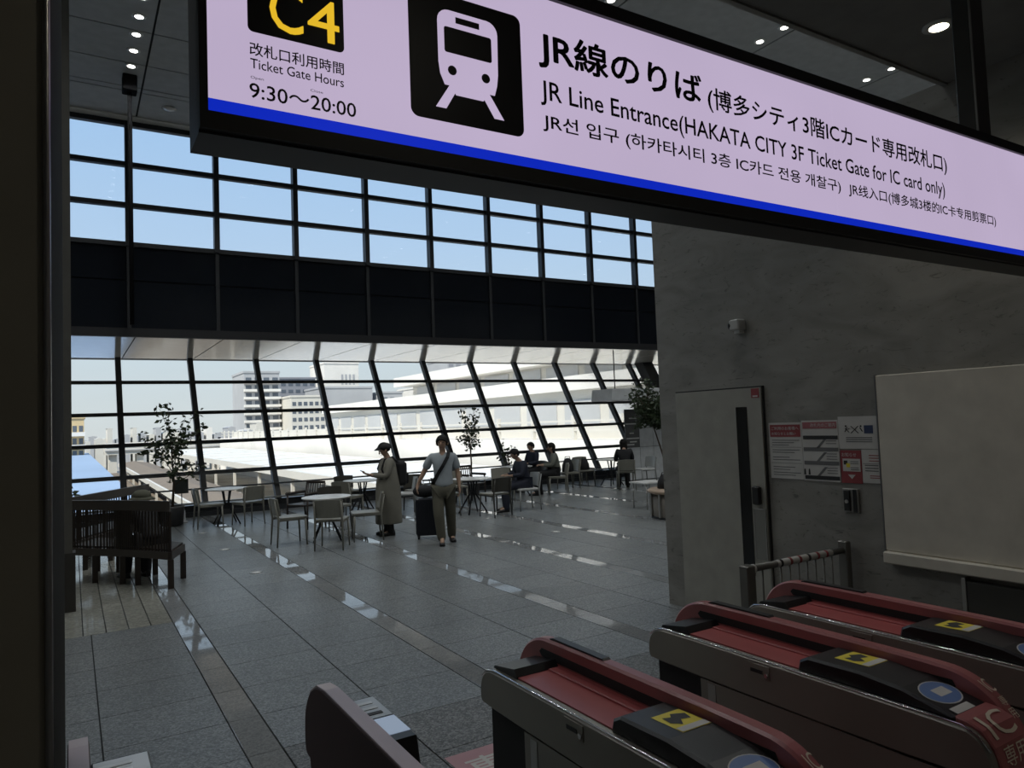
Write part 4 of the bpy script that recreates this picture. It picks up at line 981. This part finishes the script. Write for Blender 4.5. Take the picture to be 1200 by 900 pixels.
ph = MB().bbox(-0.037, 0.037, -0.075, 0.075, -0.005, 0.005, 0.003).build('phone', BLK)
tag(ph, 'dark phone held at chest height by the person in the long coat', 'phone')
ph.location = wo_.matrix_basis @ V(0, 0.40, 1.08); ph.rotation_euler = (0.5, 0, wo_.rotation_euler.z)
bk = thing('backpack', 'black backpack worn by the person in the long coat', 'backpack', tuple(wo_.matrix_basis @ V(0, -0.22, 0.82)), wo_.rotation_euler.z)
MB().prism(rrect(-0.14, 0.14, 0.0, 0.42, 0.07, 5), -0.09, 0.08, 'y', 0.04).build('pack', BLKC, bk)
MB().prism(rrect(-0.10, 0.10, 0.03, 0.22, 0.04, 4), -0.125, -0.08, 'y', 0.015).build('front_pocket', BLKC, bk)
for s in (-1, 1): MB().tube([(s * 0.09, 0.07, 0.40), (s * 0.105, 0.16, 0.50), (s * 0.11, 0.30, 0.46), (s * 0.125, 0.36, 0.30), (s * 0.15, 0.28, 0.14), (s * 0.12, 0.07, 0.05)], 0.014, 6).build('strap', BLKC, bk)
# seated people
person('seated person in navy facing left at the middle right table', (8.07, 12.82, 0), face_rz(-1, 0.15), seated(0.10, (0, 1, -0.3), 0.36), dict(hair=HAIR, top=NAVY, legs=NAVY, shoe=BRSH))
person('dark-dressed person seated by the leafy plant near the window', (10.42, 16.10, 0), face_rz(-1, -0.1), seated(0.02, (0, 1, 0.0), 0.33), dict(hair=HAIR, top=NAVY, legs=BLKC, shoe=BRSH))
person('seated person with long dark hair and sage top near the window', (10.23, 14.80, 0), face_rz(-0.85, 0.5), seated(0.03, (0, 1, -0.1), 0.33), dict(hair=HAIR, top=SAGE, legs=BLKC, shoe=BRSH, long=0.38))
person('dark-haired person seen from behind on a chair at the right', (12.15, 14.46, 0), face_rz(0.55, 0.85), seated(0.04, (0, 1, -0.3), 0.36), dict(hair=HAIR, top=BLKC, legs=BLKC, shoe=BRSH, long=0.30))
P = seated(0.14, (0.1, 1, -0.5), 0.40, 0.42)
P.update(neck=V(0, 0.18, 0.93), head=V(0, 0.26, 1.02), chest=V(0, 0.11, 0.79), shR=V(0.17, 0.15, 0.89), shL=V(-0.17, 0.15, 0.89))
bp_ = person('dark-dressed person in an olive hat on the front slatted bench, seen through its back', (0.84, 10.34, 0), face_rz(-0.30, 1), P, dict(hair=HAIR, top=BLKC, legs=BLKC, shoe=BRSH))
hd_ = P['head']
MB().ell(tuple(hd_ + V(0, -0.012, 0.03)), (0.116, 0.126, 0.10), 18, 7, -0.15, 1.0).build('hat', mat('olive_hat_cloth', (0.10, 0.10, 0.07), 0.85), bp_)
MB().lathe([(0.118, 0.0), (0.165, -0.03), (0.168, -0.024), (0.118, 0.012)], tuple(hd_ + V(0, -0.012, 0.02)), 24).build('hat_brim', mat('olive_hat_cloth', (0.10, 0.10, 0.07), 0.85), bp_)
# bags on chairs
def soft_bag(label, x, y, z, r):
    t = thing('shoulder_bag', label, 'bag', (x, y, z))
    MB().loft([[(r[0] * s * math.cos(2 * PI * k / 14), r[1] * s * math.sin(2 * PI * k / 14), r[2] * h) for k in range(14)] for h, s in ((0, 0.85), (0.05, 1.0), (0.5, 0.92), (0.85, 0.6), (1.0, 0.25))], True, True).build('pouch', BLKC, t)
    MB().tube([(-r[0] * 0.6, 0, r[2] * 0.8), (-r[0] * 0.4, 0, r[2] * 1.1), (r[0] * 0.4, 0, r[2] * 1.1), (r[0] * 0.6, 0, r[2] * 0.8)], 0.010, 6).build('strap', BLKC, t)
soft_bag('black bag standing on the chair by the window', 11.20, 15.65, 0.458, (0.17, 0.13, 0.36))
soft_bag('dark bag standing on the dark chair left of the right-hand table', 11.86, 15.80, 0.458, (0.15, 0.12, 0.30))

# ------------------------------------------------------------------ potted trees
def tree(label, x, y, H, spread, nbr, nleaf, seed, ls=0.075, crown0=0.35, lean=(0, 0)):
    rd = random.Random(seed)
    t = thing('potted_tree', label, 'tree', (x, y, 0))
    MB().lathe([(0.15, 0.0), (0.20, 0.02), (0.23, 0.36), (0.235, 0.40), (0.21, 0.40), (0.20, 0.36)], n=20).build('pot', POTM, t)
    MB().lathe([(0.199, 0.30), (0.199, 0.355)], n=20).build('soil', SOIL, t)
    tr = MB(); top = V(lean[0], lean[1], H * 0.62)
    mid = V(lean[0] * 0.4 + 0.04, 0.02, H * 0.35)
    tr.tube([(0, 0, 0.33), tuple(mid), tuple(top)], [0.028, 0.022, 0.012], 7)
    tips = []
    for i in range(nbr):
        f = rd.uniform(crown0, 1.0); b = mid.lerp(top, f) if f > 0.3 else V(0, 0, 0.35).lerp(mid, 0.9)
        a = rd.uniform(0, 2 * PI); rr = spread * rd.uniform(0.45, 1.0)
        e_ = V(b.x + rr * math.cos(a), b.y + rr * math.sin(a), min(H, b.z + rd.uniform(0.05, H * 0.42)))
        m_ = b.lerp(e_, 0.5) + V(rd.uniform(-.06, .06), rd.uniform(-.06, .06), rd.uniform(0, .09))
        tr.tube([tuple(b), tuple(m_), tuple(e_)], [0.009, 0.006, 0.003], 5); tips.append((b, m_, e_))
    tr.build('trunk', BARK, t)
    lf = MB()
    for i in range(nleaf):
        b, m_, e_ = rd.choice(tips); q = rd.uniform(0.25, 1.05)
        c = (m_.lerp(e_, (q - 0.5) * 2) if q > 0.5 else b.lerp(m_, q * 2)) + V(rd.gauss(0, .05), rd.gauss(0, .05), rd.gauss(0, .05))
        d = V(rd.gauss(0, 1), rd.gauss(0, 1), rd.gauss(-0.4, .6)).normalized(); s = d.cross(V(rd.gauss(0, 1), rd.gauss(0, 1), rd.gauss(0, 1))).normalized()
        l = ls * rd.uniform(0.7, 1.25); n_ = d.cross(s)
        lf.add([tuple(c), tuple(c + d * l * 0.45 + s * l * 0.27 + n_ * l * 0.06), tuple(c + d * l), tuple(c + d * l * 0.45 - s * l * 0.27 + n_ * l * 0.06)], [(0, 1, 2), (0, 2, 3)])
    o = lf.build('foliage', LEAF, t); o['kind'] = 'stuff'
    return t
tree('slender potted tree with open crown before the left window', 1.72, 16.1, 2.45, 0.68, 17, 560, 3, 0.115, 0.1)
tree('slender potted tree right of the man with the suitcase', 8.72, 16.45, 2.35, 0.38, 11, 330, 5, 0.10, 0.3)
tree('small leafy potted plant behind the seated pair', 10.15, 16.95, 1.52, 0.26, 9, 90, 9, 0.12, 0.2)
tree('dense dark potted tree beside the grey canopy at the right', 11.62, 12.3, 2.70, 0.62, 36, 2400, 12, 0.10, 0.80, (-0.42, 0.0))
tree('low dark plant at the left edge behind the benches', -0.35, 14.2, 1.35, 0.42, 10, 220, 15, 0.12, 0.1)
# small sign stand by the window sill
ss = thing('sign_stand', 'small dark sign board on a thin pole before the window sill', 'sign stand', (1.95, 16.55, 0))
MB().lathe([(0.12, 0), (0.12, 0.02), (0.07, 0.035), (0.065, 0.24), (0.05, 0.26)], n=16).build('base', mat('pale_stand_base', (0.42, 0.43, 0.44), 0.5), ss)
MB().tube([(0, 0, 0.25), (0, 0, 0.62)], 0.010, 8).build('pole', BLACKM, ss)
MB().bbox(-0.13, 0.13, -0.012, 0.012, 0.60, 0.90, 0.004).build('board', mat('dark_green_board', (0.06, 0.07, 0.065), 0.5), ss)

# ------------------------------------------------------------------ kiosk at the right end
KG = mat('gloss_grey_panel', (0.60, 0.62, 0.63), 0.15)
kp = thing('partition', 'glossy grey panelled partition at the right end of the hall', 'partition', (13.62, 16.1, 0))
for i in range(4):
    for z0, z1 in ((0.02, 0.95), (0.96, 1.50), (1.51, 2.05)):
        if i == 0 and z0 > 0.5: continue
        MB().bbox(0.52 * i + 0.005, 0.52 * i + 0.515, 0, 0.06, z0, z1, 0.004).build('panel', KG, kp)
MB().box(0, 2.08, 0.012, 0.05, 0, 2.06).build('frame', mat('grey_frame', (0.12, 0.12, 0.12), 0.4), kp)
for i, z in enumerate((1.02, 1.10, 1.20, 1.35, 1.62, 1.78)):
    MB().box(0.03 + 0.12 * (i % 2), 0.30 + 0.1 * (i % 3), -0.004, 0.012, z, z + 0.035).build('menu_line', TABW, kp)
kc = thing('canopy', 'flat grey canopy slab hanging over the right end of the cafe', 'canopy', (12.42, 15.2, 2.30))
MB().prism([(0, 0.0), (0.04, 0.32), (3.4, 0.34), (3.4, 0.0)], 0, 0.9, 'y', 0.01).build('slab', mat('grey_canopy_paint', (0.62, 0.64, 0.65), 0.5), kc)
for x in (0.5, 2.9): MB().tube([(x, 0.45, 0.33), (x, 0.45, 1.42)], 0.015, 8).build('hanger', BLACKM, kc)
dt = thing('drum_table', 'low round drum table with light wooden top by the marble corner', 'table', (9.42, 9.75, 0))
MB().lathe([(0.50, 0.44), (0.545, 0.455), (0.555, 0.49), (0.53, 0.515)], n=36).build('top', WOODL, dt)
MB().lathe([(0.46, 0.0), (0.48, 0.04), (0.48, 0.44)], n=36).build('drum', mat('grey_wood_drum', (0.20, 0.18, 0.155), 0.5), dt)
MB().lathe([(0.49, 0.0), (0.49, 0.035)], n=36).build('plinth', BLACKM, dt)
for a in (150, 185, 220): MB().box(0.5 * math.cos(math.radians(a)) - 0.02, 0.5 * math.cos(math.radians(a)) + 0.02, 0.5 * math.sin(math.radians(a)) - 0.02, 0.5 * math.sin(math.radians(a)) + 0.02, 0.03, 0.45).build('rib', STEEL, dt)
soft_bag('black bag resting on the low drum table', 9.30, 9.95, 0.515, (0.17, 0.12, 0.26))
sd_ = thing('side_table', 'small square white side table beyond the drum table', 'table', (9.95, 11.15, 0))
MB().bbox(-0.28, 0.28, -0.25, 0.25, 0.50, 0.53, 0.004).build('top', TABW, sd_)
for x in (-0.22, 0.22):
    for y in (-0.2, 0.2): MB().tube([(x, y, 0), (x, y, 0.5)], 0.014, 8).build('leg', STEEL, sd_)

# ------------------------------------------------------------------ the railway yard and city outside
GND = mat('pale_ballast', (0.42, 0.39, 0.34), 0.9, var=0.2, scale=0.15)
CONC = mat('pale_concrete', (0.62, 0.60, 0.55), 0.8, var=0.06, scale=0.1)
WROOF = mat('white_metal_roof', (0.74, 0.73, 0.70), 0.6, var=0.05, scale=0.08)
BROOF = mat('blue_grey_metal_roof', (0.30, 0.40, 0.55), 0.5, scale=0.05)
GRAYB = mat('grey_building_render', (0.40, 0.41, 0.43), 0.8, scale=0.1)
DGRAYB = mat('dark_grey_building_render', (0.25, 0.26, 0.29), 0.8, scale=0.1)
WHITB = mat('white_building_render', (0.75, 0.73, 0.69), 0.8, scale=0.1)
TANB = mat('tan_building_render', (0.58, 0.45, 0.26), 0.8, scale=0.1)
WIND = mat('building_window_glass', (0.10, 0.12, 0.15), 0.2)
PGLS = mat('pale_facade_glass', (0.46, 0.47, 0.48), 0.4, scale=0.1)
TRK = mat('rusty_track_bed', (0.20, 0.165, 0.13), 0.9, var=0.3, scale=0.3)
struct(MB().box(-900, 1200, 24, 1400, -9.0, -8.0).build('ground', GND), 'pale open ground of the railway yard', 'ground')
struct(MB().box(4.8, 17.4, 26, 203, -8.0, -7.2).build('track_bed', TRK), 'brown track bed beside the platform roofs', 'track bed')
for i in range(6):
    tag(MB().box(5.6 + i * 1.9, 5.75 + i * 1.9, 26, 203, -7.2, -7.05).build('rail', STEEL), 'steel rail on the brown track bed outside', 'rail', 'rails of the track bed')
def roof(label, x0, x1, y0, y1, z, m, posts=True, ridge=0.0):
    t = thing('platform_roof', label, 'roof', (x0, y0, z))
    MB().prism([(0, -0.35), (0, 0), ((x1 - x0) / 2, ridge), (x1 - x0, 0), (x1 - x0, -0.35)], 0, y1 - y0, 'y').build('deck', m, t)
    MB().box(-0.15, 0.15, 0, y1 - y0, -0.55, 0.12).build('gutter', CONC, t)
    n = int((y1 - y0) / 14) if m is not BROOF else -1
    for k in range(n + 1):
        MB().box(-0.02, x1 - x0, k * 14.0, k * 14.0 + 0.18, 0.0 if ridge == 0 else -0.1, 0.10 if ridge == 0 else ridge * 0.1).build('roof_seam', CONC, t)
        MB().box(0.3, 0.6, k * 14.0, k * 14.0 + 0.3, -8 - z, -0.3).build('post', CONC, t)
    return t
roof('long white platform roof nearest the hall on the right', 17.0, 31.5, 26, 190, -2.0, WROOF)
roof('lower taupe platform roof along the brown track bed', 9.2, 15.2, 52, 190, -4.6, mat('taupe_metal_roof', (0.20, 0.155, 0.11), 0.7, scale=0.3), ridge=0.5)
roof('broad blue-grey metal roof at the left', -40, 3.9, 44, 235, -2.55, BROOF)
# elevated station hall on the right: long facade parallel to the platforms
vs = thing('station_building', 'long pale elevated station building with layered roofs on the right', 'building', (33.0, 26, -8))
MB().box(0, 3.0, 0, 175, 0, 8.2).build('base_wall', WHITB, vs)
MB().box(3.0, 40, 0, 90, 0, 12.2).build('platform_wall', CONC, vs)
MB().box(3.0, 40, 90, 175, 0, 9.6).build('platform_deck', CONC, vs)
MB().box(2.2, 40, -1, 92, 12.2, 13.4).build('lower_fascia', WHITB, vs)
MB().box(5.5, 40, 0, 62, 13.4, 14.9).build('clerestory', CONC, vs)
MB().box(3.6, 42, -1, 64, 14.9, 16.1).build('upper_fascia', WHITB, vs)
MB().box(9, 42, 0, 50, 16.1, 19.2).build('roof_storey', CONC, vs)
MB().box(8, 43, -1, 51, 19.2, 20.4).build('roof_edge', WHITB, vs)
for k in range(15): MB().box(2.90, 3.02, 1.5 + k * 6, 6.3 + k * 6, 9.4, 11.4).build('window', PGLS, vs)
for k in range(10): MB().box(5.38, 5.52, 1.5 + k * 6, 6.5 + k * 6, 13.6, 14.7).build('window', PGLS, vs)
for k in range(8): MB().box(8.9, 9.02, 1.5 + k * 5.6, 5.6 + k * 5.6, 16.9, 18.6).build('window', PGLS, vs)
for k in range(30): MB().box(0.2, 0.5, 2 + k * 5.8, 2.3 + k * 5.8, 8.2, 10.1).build('fence_post', CONC, vs)
MB().box(0.25, 0.45, 0, 175, 9.6, 9.75).build('fence_rail', CONC, vs)
MB().box(0.25, 0.45, 0, 175, 8.9, 9.0).build('fence_rail', CONC, vs)
vd = thing('viaduct', 'long pale railway viaduct crossing below the distant town houses', 'viaduct', (7, 205, -8))
MB().box(0, 57, 0, 8, 5.2, 7.3).build('deck', CONC, vd)
MB().box(0, 57, -0.3, 0.0, 7.3, 8.1).build('parapet', WHITB, vd)
MB().box(0, 57, -0.4, 0.0, 6.1, 6.4).build('band', GRAYB, vd)
for k in range(10): MB().box(1 + k * 6, 2.6 + k * 6, 1, 7, 0, 5.2).build('pier', CONC, vd)
D = 2.0     # distant buildings stand at y = 300
def zz(z): return 1.85 + (z - 1.85) * D
def tower(name, label, x0, x1, ztop, m, y=300.0, depth=24, floors=0, cols=0, balc=None, win=WIND):
    f = y / 150.0
    X0, X1, ZT = x0 * f, x1 * f, 1.85 + (ztop - 1.85) * f
    t = thing(name, label, 'building', (X0, y, -8))
    W, Hh = X1 - X0, ZT + 8
    MB().box(0, W, 0, depth, 0, Hh).build('walls', m, t)
    MB().box(-0.3, W + 0.3, -0.3, depth + 0.3, Hh, Hh + 0.8).build('parapet', m, t)
    if floors:
        h = 3.1
        for k in range(floors):
            z = Hh - 1.2 - (k + 1) * h
            if balc is not None: MB().box(-0.2, W + 0.2, -1.6, 0, z - 0.1, z + 0.9).build('balcony', balc, t)
            for c in range(cols):
                a = W * (c + 0.18) / cols; b = W * (c + 0.82) / cols
                MB().box(a, b, -0.08, 0.05, z + 1.0, z + 2.5).build('window', win, t)
    return t
tower('apartment_tower', 'tall apartment tower with stacked balconies left of centre', 29.3, 36.2, 13.4, GRAYB, floors=9, cols=4, balc=WHITB)
tower('apartment_tower', 'darker apartment slab joined right of the balcony tower', 36.25, 43.6, 12.2, DGRAYB, floors=8, cols=5, y=335)
tower('office_block', 'low pale office block before the dark apartment slab', 38.5, 45.5, 8.4, CONC, y=285, floors=4, cols=6)
tower('office_block', 'broad grey windowless block right of the apartment slab', 44.6, 56.0, 10.2, GRAYB, y=305)
ob = tower('office_block', 'white block with four slot windows rising behind the grey block', 45.5, 53.0, 15.4, WHITB, y=340)
for k in range(4): MB().box(8.2 + k * 1.9, 9.2 + k * 1.9, -0.1, 0.1, 30.5, 35.5).build('slot_window', GRAYB, ob)
tower('office_block', 'small grey block between the white buildings', 58.1, 63.0, 9.0, GRAYB, y=300, floors=1, cols=3)
tower('office_block', 'small white block with rows of square windows', 66.8, 73.0, 10.0, WHITB, y=300, floors=4, cols=4)
tower('office_block', 'slim tall grey block beside the station roof', 74.4, 80.0, 16.5, GRAYB, y=320, floors=8, cols=3, win=DGRAYB)
tower('tan_building', 'tan building with pale bands at the far left', -2.0, 1.9, 5.2, TANB, y=210, floors=4, cols=4, balc=WHITB, depth=14)
rd = random.Random(4)
xr = 1.6
NEARBY = ('tan building at the far left', 'left window mullion')
hk = 0
while xr < 33.5:
    hk += 1
    y = 240.0 + 26 * (hk % 2); f = y / 150
    h = rd.uniform(0.9, 2.1) if hk % 6 else rd.uniform(2.6, 3.4)
    wdt = rd.uniform(0.7, 1.5)
    t = MB(); X0 = xr * 1.6 if hk % 2 == 0 else xr * 266 / 150; W = wdt * f * 0.95; ZT = 1.85 + (h - 1.85) * f
    xr += wdt * 0.70
    t.box(0, W, 0, 10, 0, ZT + 8)
    t.prism([(-0.2, ZT + 8), (W + 0.2, ZT + 8), (W / 2, ZT + 8 + W * rd.uniform(0.05, 0.3))], 0, 10, 'y')
    o = t.build('town_house', rd.choice([CONC, GRAYB, CONC, WHITB, GRAYB]))
    o.location = (X0, y, -8); tag(o, 'small pale town house on the distant skyline left of the towers', 'building', 'town houses on the skyline')
